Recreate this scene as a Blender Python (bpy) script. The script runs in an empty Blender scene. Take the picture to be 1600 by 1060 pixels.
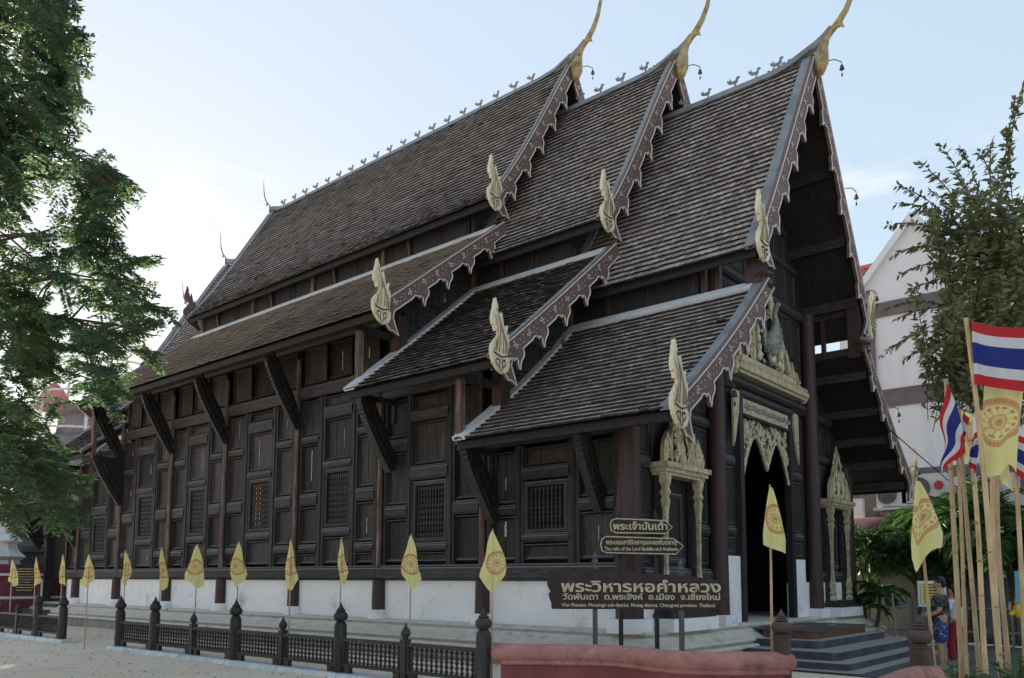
import bpy, bmesh, math, random
import numpy as np
from mathutils import Vector, Matrix, noise
random.seed(7); R = random.random
rng = np.random.default_rng(11)
S = bpy.context.scene
COL = S.collection

# ---------------------------------------------------------------- camera
H = 1.65
FPX, PX, PY = 1279.35, 799.07, 782.94
_y, _p, _r = map(math.radians, (40.32, 5.527, 0.2))
_f0 = Vector((-math.sin(_y), math.cos(_y), 0)); _r0 = Vector((math.cos(_y), math.sin(_y), 0)); _z0 = Vector((0, 0, 1))
FWD = math.cos(_p)*_f0 + math.sin(_p)*_z0; _u0 = -math.sin(_p)*_f0 + math.cos(_p)*_z0
RGT = math.cos(_r)*_r0 + math.sin(_r)*_u0; UP = -math.sin(_r)*_r0 + math.cos(_r)*_u0
cam = bpy.data.cameras.new('camera'); camo = bpy.data.objects.new('camera', cam); COL.objects.link(camo)
cam.sensor_width = 36; cam.lens = FPX/1600*36
cam.shift_x = (800-PX)/1600; cam.shift_y = (PY-530)/1600
cam.clip_start = 0.1; cam.clip_end = 3000
M = Matrix.Identity(4)
for i in range(3):
    M[i][0] = RGT[i]; M[i][1] = UP[i]; M[i][2] = -FWD[i]
M[2][3] = H
camo.matrix_world = M
S.camera = camo
def ray(u, v): return FWD*FPX + RGT*(u-PX) - UP*(v-PY)
def hit(u, v, ax, val):
    d = ray(u, v); i = 'xyz'.index(ax); o = Vector((0, 0, H)); return o + d*((val-o[i])/d[i])
def at(u, v, w):            # point w metres deep in the place
    return Vector((0, 0, H)) + ray(u, v)*(w/FPX)

# ---------------------------------------------------------------- light
SUN_EL, SUN_U = 13.0, 90
_sd = ray(SUN_U, 590); SUN_AZ = math.atan2(_sd.x, _sd.y)      # clockwise from +Y
w = bpy.data.worlds.new('World'); S.world = w; w.use_nodes = True
nt = w.node_tree; nt.nodes.clear()
def wn(t, **k):
    n = nt.nodes.new(t)
    for a, b in k.items(): setattr(n, a, b)
    return n
wo = wn('ShaderNodeOutputWorld'); bg = wn('ShaderNodeBackground'); sky = wn('ShaderNodeTexSky')
sky.sky_type = 'NISHITA'; sky.sun_disc = False
sky.sun_elevation = math.radians(SUN_EL); sky.sun_rotation = SUN_AZ
sky.air_density = 1.0; sky.dust_density = 0.7; sky.ozone_density = 3.0; sky.altitude = 300
hsv = wn('ShaderNodeHueSaturation'); hsv.inputs['Saturation'].default_value = 1.95
gm = wn('ShaderNodeGamma'); gm.inputs[1].default_value = .16; nt.links.new(sky.outputs[0], gm.inputs[0]); nt.links.new(gm.outputs[0], hsv.inputs['Color'])
tc = wn('ShaderNodeTexCoord'); mp = wn('ShaderNodeMapping'); mp.inputs['Scale'].default_value = (3.2, 3.2, 13)
nz = wn('ShaderNodeTexNoise'); nz.inputs['Scale'].default_value = 1.3; nz.inputs['Detail'].default_value = 8; nz.inputs['Roughness'].default_value = .6
nt.links.new(tc.outputs['Generated'], mp.inputs[0]); nt.links.new(mp.outputs[0], nz.inputs['Vector'])
rp = wn('ShaderNodeValToRGB'); rp.color_ramp.elements[0].position = .51; rp.color_ramp.elements[1].position = .68
nt.links.new(nz.outputs[0], rp.inputs[0])
sx = wn('ShaderNodeSeparateXYZ'); nt.links.new(tc.outputs['Generated'], sx.inputs[0])
band = wn('ShaderNodeMapRange'); band.interpolation_type = 'SMOOTHSTEP'
for k, v_ in ((1, .2), (2, .33), (3, 0), (4, 1)): band.inputs[k].default_value = v_
band2 = wn('ShaderNodeMapRange'); band2.interpolation_type = 'SMOOTHSTEP'
for k, v_ in ((1, .40), (2, .48), (3, 1), (4, 0)): band2.inputs[k].default_value = v_
nt.links.new(sx.outputs[2], band.inputs[0]); nt.links.new(sx.outputs[2], band2.inputs[0])
m1 = wn('ShaderNodeMath', operation='MULTIPLY'); nt.links.new(band.outputs[0], m1.inputs[0]); nt.links.new(band2.outputs[0], m1.inputs[1])
m2 = wn('ShaderNodeMath', operation='MULTIPLY'); nt.links.new(m1.outputs[0], m2.inputs[0]); nt.links.new(rp.outputs[0], m2.inputs[1])
m3 = wn('ShaderNodeMath', operation='MULTIPLY'); nt.links.new(m2.outputs[0], m3.inputs[0]); m3.inputs[1].default_value = .7
mixc = wn('ShaderNodeMixRGB'); nt.links.new(m3.outputs[0], mixc.inputs[0]); nt.links.new(hsv.outputs[0], mixc.inputs[1]); mixc.inputs[2].default_value = (1.45, 1.45, 1.48, 1)
nt.links.new(mixc.outputs[0], bg.inputs[0]); bg.inputs[1].default_value = 0.125
nt.links.new(bg.outputs[0], wo.inputs[0])
sun = bpy.data.lights.new('sun', 'SUN'); sun.energy = 3.6; sun.angle = math.radians(.6); sun.color = (1, .86, .68)
suno = bpy.data.objects.new('sun', sun); COL.objects.link(suno)
_e = math.radians(SUN_EL); _sv = Vector((math.sin(SUN_AZ)*math.cos(_e), math.cos(SUN_AZ)*math.cos(_e), math.sin(_e)))
suno.rotation_euler = _sv.to_track_quat('Z', 'Y').to_euler()
S.view_settings.view_transform = 'Standard'; S.view_settings.look = 'None'
S.view_settings.exposure = 2.66; S.view_settings.gamma = 1; S.view_settings.use_curve_mapping = False
S.render.engine = 'CYCLES'
S.cycles.max_bounces = 6; S.cycles.transparent_max_bounces = 6; S.cycles.use_denoising = True

# ---------------------------------------------------------------- materials
MT = {}
def mat(name, col, col2=None, scale=4, stretch=(1, 1, 1), rough=.7, bump=0, bscale=None, metal=0, col3=None, c3scale=1.2, c3pos=(.55, .7),
        tone=0, rnd=0, transl=0, spec=.3, detail=6, emis=None, top_light=0):
    if name in MT: return MT[name]
    m = bpy.data.materials.new(name); m.use_nodes = True; MT[name] = m
    t = m.node_tree; N = t.nodes; L = t.links; b = N['Principled BSDF']
    b.inputs['Roughness'].default_value = rough; b.inputs['Metallic'].default_value = metal
    b.inputs['Specular IOR Level'].default_value = spec
    c = None
    tcn = N.new('ShaderNodeTexCoord'); mpn = N.new('ShaderNodeMapping'); mpn.inputs['Scale'].default_value = stretch
    L.new(tcn.outputs['Object'], mpn.inputs[0])
    if rnd:
        oi = N.new('ShaderNodeObjectInfo'); cmb = N.new('ShaderNodeCombineXYZ')
        mm = N.new('ShaderNodeMath'); mm.operation = 'MULTIPLY'; mm.inputs[1].default_value = 37
        L.new(oi.outputs['Random'], mm.inputs[0]); L.new(mm.outputs[0], cmb.inputs[0]); L.new(mm.outputs[0], cmb.inputs[2]); L.new(cmb.outputs[0], mpn.inputs['Location'])
    nz = N.new('ShaderNodeTexNoise'); nz.inputs['Scale'].default_value = scale; nz.inputs['Detail'].default_value = detail; nz.inputs['Roughness'].default_value = .65
    L.new(mpn.outputs[0], nz.inputs['Vector'])
    r = N.new('ShaderNodeValToRGB'); r.color_ramp.elements[0].position = .32; r.color_ramp.elements[1].position = .68
    r.color_ramp.elements[0].color = (*col, 1); r.color_ramp.elements[1].color = (*(col2 or col), 1)
    L.new(nz.outputs[0], r.inputs[0]); c = r.outputs[0]
    if col3:
        n3 = N.new('ShaderNodeTexNoise'); n3.inputs['Scale'].default_value = c3scale; n3.inputs['Detail'].default_value = 7; n3.inputs['Roughness'].default_value = .7
        L.new(mpn.outputs[0], n3.inputs['Vector'])
        r3 = N.new('ShaderNodeValToRGB'); r3.color_ramp.elements[0].position = c3pos[0]; r3.color_ramp.elements[1].position = c3pos[1]
        L.new(n3.outputs[0], r3.inputs[0])
        mx = N.new('ShaderNodeMixRGB'); L.new(r3.outputs[0], mx.inputs[0]); L.new(c, mx.inputs[1]); mx.inputs[2].default_value = (*col3, 1); c = mx.outputs[0]
    if tone:
        a = N.new('ShaderNodeAttribute'); a.attribute_name = 'tone'
        mr = N.new('ShaderNodeMapRange'); mr.inputs[3].default_value = 1-tone; mr.inputs[4].default_value = 1+tone
        L.new(a.outputs['Fac'], mr.inputs[0])
        mx = N.new('ShaderNodeVectorMath'); mx.operation = 'SCALE'; L.new(c, mx.inputs[0]); L.new(mr.outputs[0], mx.inputs[3]); c = mx.outputs[0]
    if rnd:
        mr = N.new('ShaderNodeMapRange'); mr.inputs[3].default_value = 1-rnd; mr.inputs[4].default_value = 1+rnd
        L.new(oi.outputs['Random'], mr.inputs[0])
        mx = N.new('ShaderNodeVectorMath'); mx.operation = 'SCALE'; L.new(c, mx.inputs[0]); L.new(mr.outputs[0], mx.inputs[3]); c = mx.outputs[0]
    L.new(c, b.inputs['Base Color'])
    if top_light:  # upward faces coloured paler: a painted highlight on ledges and treads
        gn = N.new('ShaderNodeNewGeometry'); sz = N.new('ShaderNodeSeparateXYZ'); L.new(gn.outputs['Normal'], sz.inputs[0])
        mr = N.new('ShaderNodeMapRange'); mr.inputs[1].default_value = .25; mr.inputs[2].default_value = .8; mr.inputs[4].default_value = .8; L.new(sz.outputs[2], mr.inputs[0])
        mx = N.new('ShaderNodeMixRGB'); L.new(mr.outputs[0], mx.inputs[0]); L.new(c, mx.inputs[1]); mx.inputs[2].default_value = (top_light, top_light*.97, top_light, 1); c = mx.outputs[0]; L.new(c, b.inputs['Base Color'])
    if bump:
        bn = N.new('ShaderNodeBump'); bn.inputs['Strength'].default_value = min(1, bump); bn.inputs['Distance'].default_value = .02*max(1, bump)
        nb = nz
        if bscale:
            nb = N.new('ShaderNodeTexNoise'); nb.inputs['Scale'].default_value = bscale; nb.inputs['Detail'].default_value = 5
            L.new(mpn.outputs[0], nb.inputs['Vector'])
        L.new(nb.outputs[0], bn.inputs['Height']); L.new(bn.outputs[0], b.inputs['Normal'])
    if transl:
        out = N['Material Output']; tr = N.new('ShaderNodeBsdfTranslucent'); ms = N.new('ShaderNodeMixShader'); ms.inputs[0].default_value = transl
        L.new(c, tr.inputs[0]); L.new(b.outputs[0], ms.inputs[1]); L.new(tr.outputs[0], ms.inputs[2]); L.new(ms.outputs[0], out.inputs[0])
    if emis:
        b.inputs['Emission Color'].default_value = (*emis[:3], 1); b.inputs['Emission Strength'].default_value = emis[3]
    return m
V = (9, 9, .7)      # vertical grain
WOOD = mat('weathered_teak', (.008, .0075, .0085), (.046, .043, .047), 3, V, .62, .6, rnd=.35, col3=(.085, .06, .05), c3scale=.9, c3pos=(.58, .74), top_light=.12)
WOODP = mat('teak_panel', (.006, .0058, .0065), (.040, .036, .038), 3, V, .55, .7, rnd=.6, col3=(.085, .064, .056), c3scale=1.3, c3pos=(.52, .74), top_light=.17)
WOODH = mat('teak_rail', (.011, .0105, .012), (.060, .058, .064), 3, (.9, 9, 9), .62, .6, rnd=.3, col3=(.07, .06, .055), c3scale=.8, c3pos=(.6, .72), top_light=.26)
WORN = mat('worn_paint_drip', (.25, .25, .27), (.5, .5, .52), 8, V, .8)
POST = mat('red_brown_post', (.05, .03, .026), (.16, .105, .085), 3, V, .7, .4, col3=(.26, .2, .17), c3scale=1.4, c3pos=(.5, .66))
MAROON = mat('maroon_lacquer', (.035, .019, .02), (.07, .04, .04), 2.5, V, .5, .3)
BARGE = mat('maroon_bargeboard', (.10, .062, .056), (.165, .108, .10), 5, (1, 2, 2), .65, .4, col3=(.25, .2, .19), c3pos=(.6, .75), c3scale=3)
BLACKW = mat('black_carved_wood', (.012, .011, .011), (.062, .058, .058), 9, (1, 1, 1), .5, 1.5, bscale=14)
FENCEW = mat('dark_fence_wood', (.017, .014, .014), (.05, .044, .042), 3, V, .5, .4, rnd=.25, col3=(.13, .12, .115), c3scale=1.6, c3pos=(.6, .74))
TILEL = mat('mossy_lower_tile', (.155, .135, .125), (.265, .235, .215), 1.6, (1, 1, 1), .85, .6, bscale=30, tone=.45, col3=(.09, .078, .07), c3scale=1.2, c3pos=(.5, .72))
BRKT = mat('black_bracket_wood', (.006, .0055, .006), (.032, .030, .031), 12, (1, 1, 1), .5, 1.5, bscale=16)
TILEE = mat('shadow_line_tile_edge', (.022, .019, .018), (.05, .043, .04), 6)  # tile ends and sides coloured dark to paint the shadow line between courses
PLAST = mat('white_plaster', (.74, .73, .74), (.84, .83, .84), 1.6, (1, 1, 1), .85, .25, bscale=30, col3=(.30, .30, .30), c3scale=1.4, c3pos=(.56, .78))
PLINTH = mat('old_plinth_stone', (.46, .42, .37), (.66, .62, .56), 2.2, (1, 1, 2), .85, .8, bscale=20, col3=(.15, .14, .13), c3scale=2.2, c3pos=(.53, .74))
PLINTHLOW = mat('brown_plinth_base', (.20, .16, .145), (.33, .29, .26), 2.5, (2, 2, .6), .9, .5, col3=(.12, .11, .1), c3scale=1.3, c3pos=(.58, .75))
TILE = mat('wooden_roof_tile', (.27, .225, .203), (.38, .325, .295), 1.1, (1, 1, 1), .8, .4, bscale=40, tone=.33, col3=(.17, .135, .12), c3scale=.5, c3pos=(.52, .8), detail=9)
TIN = mat('grey_tin_flashing', (.12, .135, .15), (.25, .275, .30), 2, (1, 1, 1), .5, .2, col3=(.12, .13, .15), c3scale=2, c3pos=(.55, .75))
TINL = mat('pale_tin_flashing', (.52, .55, .58), (.68, .70, .73), 2, (1, 1, 1), .5, .1)
GOLD = mat('carved_gilt', (.40, .35, .22), (.74, .67, .48), 7, (1, 1, 1), .38, 1.5, bscale=30, metal=.35, col3=(.10, .085, .06), c3scale=13, c3pos=(.55, .68))
WOODF = mat('greyed_facade_teak', (.012, .0125, .016), (.062, .064, .076), 3, V, .55, .6, rnd=.3, col3=(.09, .085, .085), c3scale=.9, c3pos=(.58, .74), top_light=.20)
GOLDF = mat('pale_gold_flame', (.60, .55, .38), (.80, .75, .56), 6, (2, 2, .8), .5, 1.2, bscale=26, metal=.15, col3=(.25, .2, .11), c3scale=14, c3pos=(.6, .7))
GOLDD = mat('tarnished_gold', (.20, .16, .08), (.42, .35, .19), 5, (1, 1, 1), .4, .5, metal=.4, col3=(.06, .05, .035), c3scale=3, c3pos=(.52, .68))
PEARL = mat('grey_mirror_inlay', (.16, .17, .17), (.40, .41, .38), 18, (1, 1, 1), .3, 2, metal=.3)
IVORY = mat('pale_inlay', (.5, .48, .46), (.68, .66, .64), 8, (1, 1, 1), .6)
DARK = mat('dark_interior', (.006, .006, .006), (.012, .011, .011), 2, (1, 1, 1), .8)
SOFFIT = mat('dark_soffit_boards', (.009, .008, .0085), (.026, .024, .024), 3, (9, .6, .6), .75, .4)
STEP = mat('grey_step_cement', (.045, .048, .055), (.10, .105, .115), 3, (1, 1, 1), .7, .4, bscale=25, col3=(.03, .03, .033), c3scale=2.5, c3pos=(.5, .68), top_light=.34)
STEPT = mat('brown_step_edge', (.09, .045, .028), (.17, .09, .05), 4, (1, 1, 3), .6, .3, col3=(.05, .03, .02), c3scale=2)
SAND = mat('sandy_ground', (.62, .50, .385), (.80, .68, .55), .9, (1, 1, 1), .95, .8, bscale=14, col3=(.40, .33, .26), c3scale=.9, c3pos=(.5, .8), detail=10)
PAVE = mat('dark_paving', (.06, .06, .065), (.11, .11, .115), 1.5, (1, 1, 1), .8, .4)
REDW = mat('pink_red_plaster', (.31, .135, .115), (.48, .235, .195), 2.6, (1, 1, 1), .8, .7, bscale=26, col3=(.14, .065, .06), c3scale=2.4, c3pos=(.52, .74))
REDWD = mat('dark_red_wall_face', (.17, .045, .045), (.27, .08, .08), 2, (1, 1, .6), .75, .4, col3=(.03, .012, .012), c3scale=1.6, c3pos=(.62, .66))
KERB = mat('whitewashed_kerb', (.45, .47, .49), (.66, .68, .7), 3, (1, 1, 1), .85, .4, col3=(.27, .26, .25), c3scale=2.5, c3pos=(.55, .75))
BAMB = mat('dry_bamboo', (.36, .26, .145), (.58, .44, .27), 2.5, (5, 5, .7), .5, .2, rnd=.2, col3=(.2, .13, .07), c3scale=1.7, c3pos=(.58, .75))
NODE = mat('bamboo_node', (.20, .14, .08), (.34, .25, .15), 5)
BARK = mat('bark', (.05, .04, .032), (.11, .09, .07), 6, (2, 2, .6), .9, .8)
def leafmat(n, a, b, tr=.3): return mat(n, a, b, .8, (1, 1, 1), .5, transl=tr, tone=.45, spec=.4)
LEAFA = leafmat('feathery_leaf', (.030, .072, .050), (.105, .165, .065), .52)
LEAFB = leafmat('laurel_leaf', (.075, .10, .045), (.19, .20, .09), .25)
LEAFC = leafmat('palm_leaf', (.03, .075, .022), (.07, .14, .035), .3)
LEAFD = leafmat('planter_leaf', (.05, .12, .035), (.11, .21, .07), .3)
WALLW = mat('white_building_wall', (.64, .66, .71), (.74, .76, .80), .8, (1, 1, .25), .85, col3=(.44, .46, .49), c3scale=.8, c3pos=(.54, .85))
BANDB = mat('brown_band', (.12, .10, .11), (.17, .145, .15), 2)
REDT = mat('red_clay_tile', (.33, .09, .07), (.48, .15, .11), 3, tone=.3)
GREYC = mat('grey_compound_wall', (.13, .15, .16), (.22, .24, .25), 1.2, (1, 1, .4), .85, .3, col3=(.03, .03, .03), c3scale=1.0, c3pos=(.58, .7))
ACW = mat('ac_white', (.5, .52, .55), (.6, .62, .65), 3)
ACD = mat('ac_grille', (.10, .115, .12), (.16, .17, .18), 3)
CHEDI = mat('black_stupa_stone', (.03, .034, .04), (.09, .10, .12), 2, (1, 1, 1), .45, .4)
PURPLE = mat('purple_red_plinth', (.13, .03, .055), (.19, .05, .08), 2)
RUST = mat('rust_red_cover', (.35, .12, .11), (.5, .2, .18), 3)
STEEL = mat('scaffold_steel', (.4, .42, .46), (.55, .57, .6), 3)

# ---------------------------------------------------------------- mesh helpers
OFF = {}
class MB:
    def __init__(s): s.v = []; s.f = []; s.t = []; s.m = []
    def add(s, vs, fs, tone=None, mi=0):
        n = len(s.v); s.v.extend([tuple(q) for q in vs]); s.f.extend([tuple(i+n for i in q) for q in fs])
        tt = R() if tone is None else tone
        s.t.extend([tt]*len(fs)); s.m.extend([mi]*len(fs)); return s
    def box(s, x0, x1, y0, y1, z0, z1, mi=0):
        return s.add([(x0, y0, z0), (x1, y0, z0), (x1, y1, z0), (x0, y1, z0), (x0, y0, z1), (x1, y0, z1), (x1, y1, z1), (x0, y1, z1)],
                     [(0, 3, 2, 1), (4, 5, 6, 7), (0, 1, 5, 4), (1, 2, 6, 5), (2, 3, 7, 6), (3, 0, 4, 7)], mi=mi)
    def obox(s, p0, p1, wd, ht, up=(0, 0, 1), mi=0):       # box along p0->p1
        p0 = Vector(p0); p1 = Vector(p1); d = (p1-p0).normalized(); sd = d.cross(Vector(up))
        if sd.length < 1e-4: sd = Vector((1, 0, 0))
        sd.normalize(); uu = sd.cross(d)
        q = []
        for p in (p0, p1):
            for a, b in ((-1, -1), (1, -1), (1, 1), (-1, 1)): q.append(p+sd*(a*wd/2)+uu*(b*ht/2))
        return s.add(q, [(0, 1, 2, 3), (7, 6, 5, 4), (0, 4, 5, 1), (1, 5, 6, 2), (2, 6, 7, 3), (3, 7, 4, 0)], mi=mi)
    def prism(s, poly, O, U, W, N, t, mi=0, tone=None):
        O, U, W, N = map(Vector, (O, U, W, N)); n = len(poly)
        a = [O+U*x+W*y+N*(t/2) for x, y in poly]; b = [O+U*x+W*y-N*(t/2) for x, y in poly]
        return s.add(a+b, [tuple(range(n)), tuple(range(2*n-1, n-1, -1))]+[(i, i+n, (i+1) % n+n, (i+1) % n) for i in range(n)], tone, mi)
    def tube(s, pts, rs, n=8, cap=True, mi=0, flat=None):
        pts = [Vector(p) for p in pts]; rs = rs if hasattr(rs, '__len__') else [rs]*len(pts); vs = []; fs = []
        d = (pts[1]-pts[0]).normalized(); a = d.orthogonal().normalized()
        if flat: a = Vector(flat)
        for i, p in enumerate(pts):
            d = (pts[min(i+1, len(pts)-1)]-pts[max(i-1, 0)]).normalized()
            a = (a-d*a.dot(d)).normalized(); b = d.cross(a)
            for k in range(n):
                an = 2*math.pi*k/n; vs.append(p+(a*math.cos(an)*(.6 if flat else 1)+b*math.sin(an))*rs[i])
        for i in range(len(pts)-1):
            for k in range(n): fs.append((i*n+k, i*n+(k+1) % n, (i+1)*n+(k+1) % n, (i+1)*n+k))
        if cap: fs.append(tuple(range(n-1, -1, -1))); fs.append(tuple(range((len(pts)-1)*n, len(pts)*n)))
        return s.add(vs, fs, mi=mi)
    def lathe(s, prof, c=(0, 0, 0), n=12, mi=0, sq=1, rot=0):
        vs = []; fs = []
        for r, z in prof:
            for k in range(n):
                an = 2*math.pi*k/n+rot; vs.append((c[0]+r*math.cos(an), c[1]+r*math.sin(an)*sq, c[2]+z))
        m = len(prof)
        for i in range(m-1):
            for k in range(n): fs.append((i*n+k, i*n+(k+1) % n, (i+1)*n+(k+1) % n, (i+1)*n+k))
        fs.append(tuple(range(n-1, -1, -1))); fs.append(tuple(range((m-1)*n, m*n)))
        return s.add(vs, fs, mi=mi)
    def ball(s, c, r, n=8, mi=0):
        rx, ry, rz = r if hasattr(r, '__len__') else (r, r, r); m = max(4, n//2+1); vs = []; fs = []
        for i in range(m+1):
            ph = math.pi*i/m
            for k in range(n):
                an = 2*math.pi*k/n; vs.append((c[0]+rx*math.sin(ph)*math.cos(an), c[1]+ry*math.sin(ph)*math.sin(an), c[2]-rz*math.cos(ph)))
        for i in range(m):
            for k in range(n): fs.append((i*n+k, i*n+(k+1) % n, (i+1)*n+(k+1) % n, (i+1)*n+k))
        return s.add(vs, fs, mi=mi)
    def mesh(s, name, mats, off=Vector((0, 0, 0)), smooth=False):
        me = bpy.data.meshes.new(name)
        me.from_pydata([(a[0]-off[0], a[1]-off[1], a[2]-off[2]) for a in s.v], [], s.f)
        for m in (mats if isinstance(mats, (list, tuple)) else [mats]): me.materials.append(m)
        at_ = me.attributes.new('tone', 'FLOAT', 'FACE'); at_.data.foreach_set('value', s.t)
        if any(s.m): me.polygons.foreach_set('material_index', s.m)
        if smooth: me.polygons.foreach_set('use_smooth', [True]*len(me.polygons)); me.set_sharp_from_angle(angle=math.radians(38))
        me.update(); return me
    def build(s, name, mats, parent=None, smooth=False, kind=None):
        off = OFF.get(parent.name, Vector((0, 0, 0))) if parent else Vector((0, 0, 0))
        o = bpy.data.objects.new(name, s.mesh(name, mats, off, smooth)); COL.objects.link(o)
        if parent: o.parent = parent
        OFF[o.name] = off
        if kind: o['kind'] = kind
        return o
def inst(me, name, parent, loc, rot=None, scale=None):
    o = bpy.data.objects.new(name, me); COL.objects.link(o); off = OFF.get(parent.name, Vector((0, 0, 0))) if parent else Vector((0, 0, 0))
    mt = Matrix.Translation(Vector(loc)-off)
    if rot is not None: mt = mt @ (rot.to_4x4() if isinstance(rot, Matrix) else Matrix.Rotation(rot, 4, 'Z'))
    if scale is not None: mt = mt @ Matrix.Diagonal((*scale, 1))
    o.matrix_basis = mt; o.parent = parent; OFF[o.name] = Vector(loc); return o
def thing(name, label, cat, loc, group=None):
    o = bpy.data.objects.new(name, None); COL.objects.link(o); o.location = loc; o.empty_display_size = .2
    o['label'] = label; o['category'] = cat
    if group: o['group'] = group
    OFF[o.name] = Vector(loc); return o
def tag(o, label, cat, group=None):
    o['label'] = label; o['category'] = cat
    if group: o['group'] = group
    return o
# ================================================================ the hall
YC = 18.9; HW = 5.9; YW = YC-HW
XF = -8.0
hall = thing('temple_hall', 'tall dark teak temple hall with three stepped tiers of tiled roof and gilded finials', 'temple', (-20, YC, 0))
class Prof:
    def __init__(s, pts, deg=3):
        d = np.array([p[0] for p in pts]); z = np.array([p[1] for p in pts]); c = np.polyfit(d, z, deg)
        s.d = np.linspace(d[0], d[-1], 80); s.z = np.polyval(c, s.d)
        s.s = np.concatenate([[0], np.cumsum(np.hypot(np.diff(s.d), np.diff(s.z)))]); s.L = s.s[-1]
    def P(s, t, n=0):
        t2 = min(max(t, 0), s.L); d = np.interp(t2, s.s, s.d); z = np.interp(t2, s.s, s.z)
        e = .05; a = max(t2-e, 0); b = min(t2+e, s.L)
        td = np.interp(b, s.s, s.d)-np.interp(a, s.s, s.d); tz = np.interp(b, s.s, s.z)-np.interp(a, s.s, s.z); l = math.hypot(td, tz); td /= l; tz /= l
        d += td*(t-t2); z += tz*(t-t2)
        return d-tz*n, z+td*n
    def zat(s, d): return float(np.interp(d, s.d, s.z))
PU = {'A': Prof([(0, 17.05), (.27, 16.66), (.8, 15.76), (1.53, 14.5), (2.22, 13.4), (2.95, 12.4), (3.6, 11.55)]),
      'B': Prof([(0, 15.65), (.49, 14.95), (1.22, 13.7), (1.96, 12.4), (2.76, 11.15), (3.6, 9.98)]),
      'C': Prof([(0, 14.15), (.5, 13.4), (1.16, 12.2), (1.75, 11.25), (2.5, 10.05), (3.07, 9.1), (3.6, 8.32)])}
PL = {'A': Prof([(3.15, 10.95), (4.6, 9.78), (5.7, 8.92), (6.5, 8.28), (7.36, 7.58)], 2),
      'B': Prof([(3.15, 9.4), (4.5, 8.27), (5.65, 7.26), (6.5, 6.58), (7.36, 5.9)], 2),
      'C': Prof([(3.15, 7.72), (4.35, 6.55), (5.3, 5.78), (6.1, 5.18), (7.1, 4.42)], 2)}
# roof spans (section, x0 back, x1 front)
ROOFS = [('A', -29.4, -13.75), ('B', -14.72, -10.25), ('C', -11.5, -6.55), ('B', -32.8, -28.9), ('C', -36.2, -32.3)]
def strip(mb, prof, x0, x1, n0, n1, side=-1, s0=0, s1=None, k=18):
    s1 = prof.L if s1 is None else s1; vs = []; fs = []
    for i in range(k+1):
        t = s0+(s1-s0)*i/k
        for n in (n0, n1):
            d, z = prof.P(t, n)
            for x in (x0, x1): vs.append((x, YC+side*d, z))
    for i in range(k):
        a = i*4; b = a+4
        fs += [(a, b, b+1, a+1), (a+2, a+3, b+3, b+2), (a, a+2, b+2, b), (a+1, b+1, b+3, a+3)]
    fs += [(0, 1, 3, 2), (k*4, k*4+2, k*4+3, k*4+1)]
    mb.add(vs, fs)
def tiles(prof, x0, x1, near=None, th=.052):
    mb = MB(); ex = .19; j = 0; s = prof.L-.30; indiv = []
    while s > -.2:
        w = .155; n = int((x1-x0)/w)+1; off = (j % 2)*.5*w
        lo = s+.30
        rowj = .006*(R()-.5)
        for i in range(n):
            xa = x0+(i)*w-off+rng.normal(0, .003); xb = xa+w-.010
            xa = max(xa, x0); xb = min(xb, x1)
            if xb-xa < .03: continue
            jl = rng.normal(0, .0035); lift = .085+abs(rng.normal(0, .006))+rowj
            if rng.random() < .012: lift += .02; jl += .03*(rng.random()-.3)
            d1, z1 = prof.P(lo+jl, lift); d1b, z1b = prof.P(lo+jl, lift-th); d0, z0 = prof.P(max(s, 0), .012)
            if near and near(xa, lo): indiv.append((xa, xb, d1, z1, d1b, z1b, d0, z0)); continue
            y1 = YC-d1; y1b = YC-d1b; y0 = YC-d0; sk = rng.normal(0, .004)
            mb.add([(xa, y1, z1+sk), (xb, y1, z1-sk), (xb, y0, z0), (xa, y0, z0), (xa, y1b, z1b+sk), (xb, y1b, z1b-sk), (xb, y0, z0-.02), (xa, y0, z0-.02)],
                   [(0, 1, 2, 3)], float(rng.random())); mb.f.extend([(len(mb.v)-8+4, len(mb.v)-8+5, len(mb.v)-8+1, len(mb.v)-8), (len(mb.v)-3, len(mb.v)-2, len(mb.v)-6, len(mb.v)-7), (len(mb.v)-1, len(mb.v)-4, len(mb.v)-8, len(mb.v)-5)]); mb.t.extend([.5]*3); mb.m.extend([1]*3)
        s -= ex; j += 1
    return mb, indiv
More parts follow.
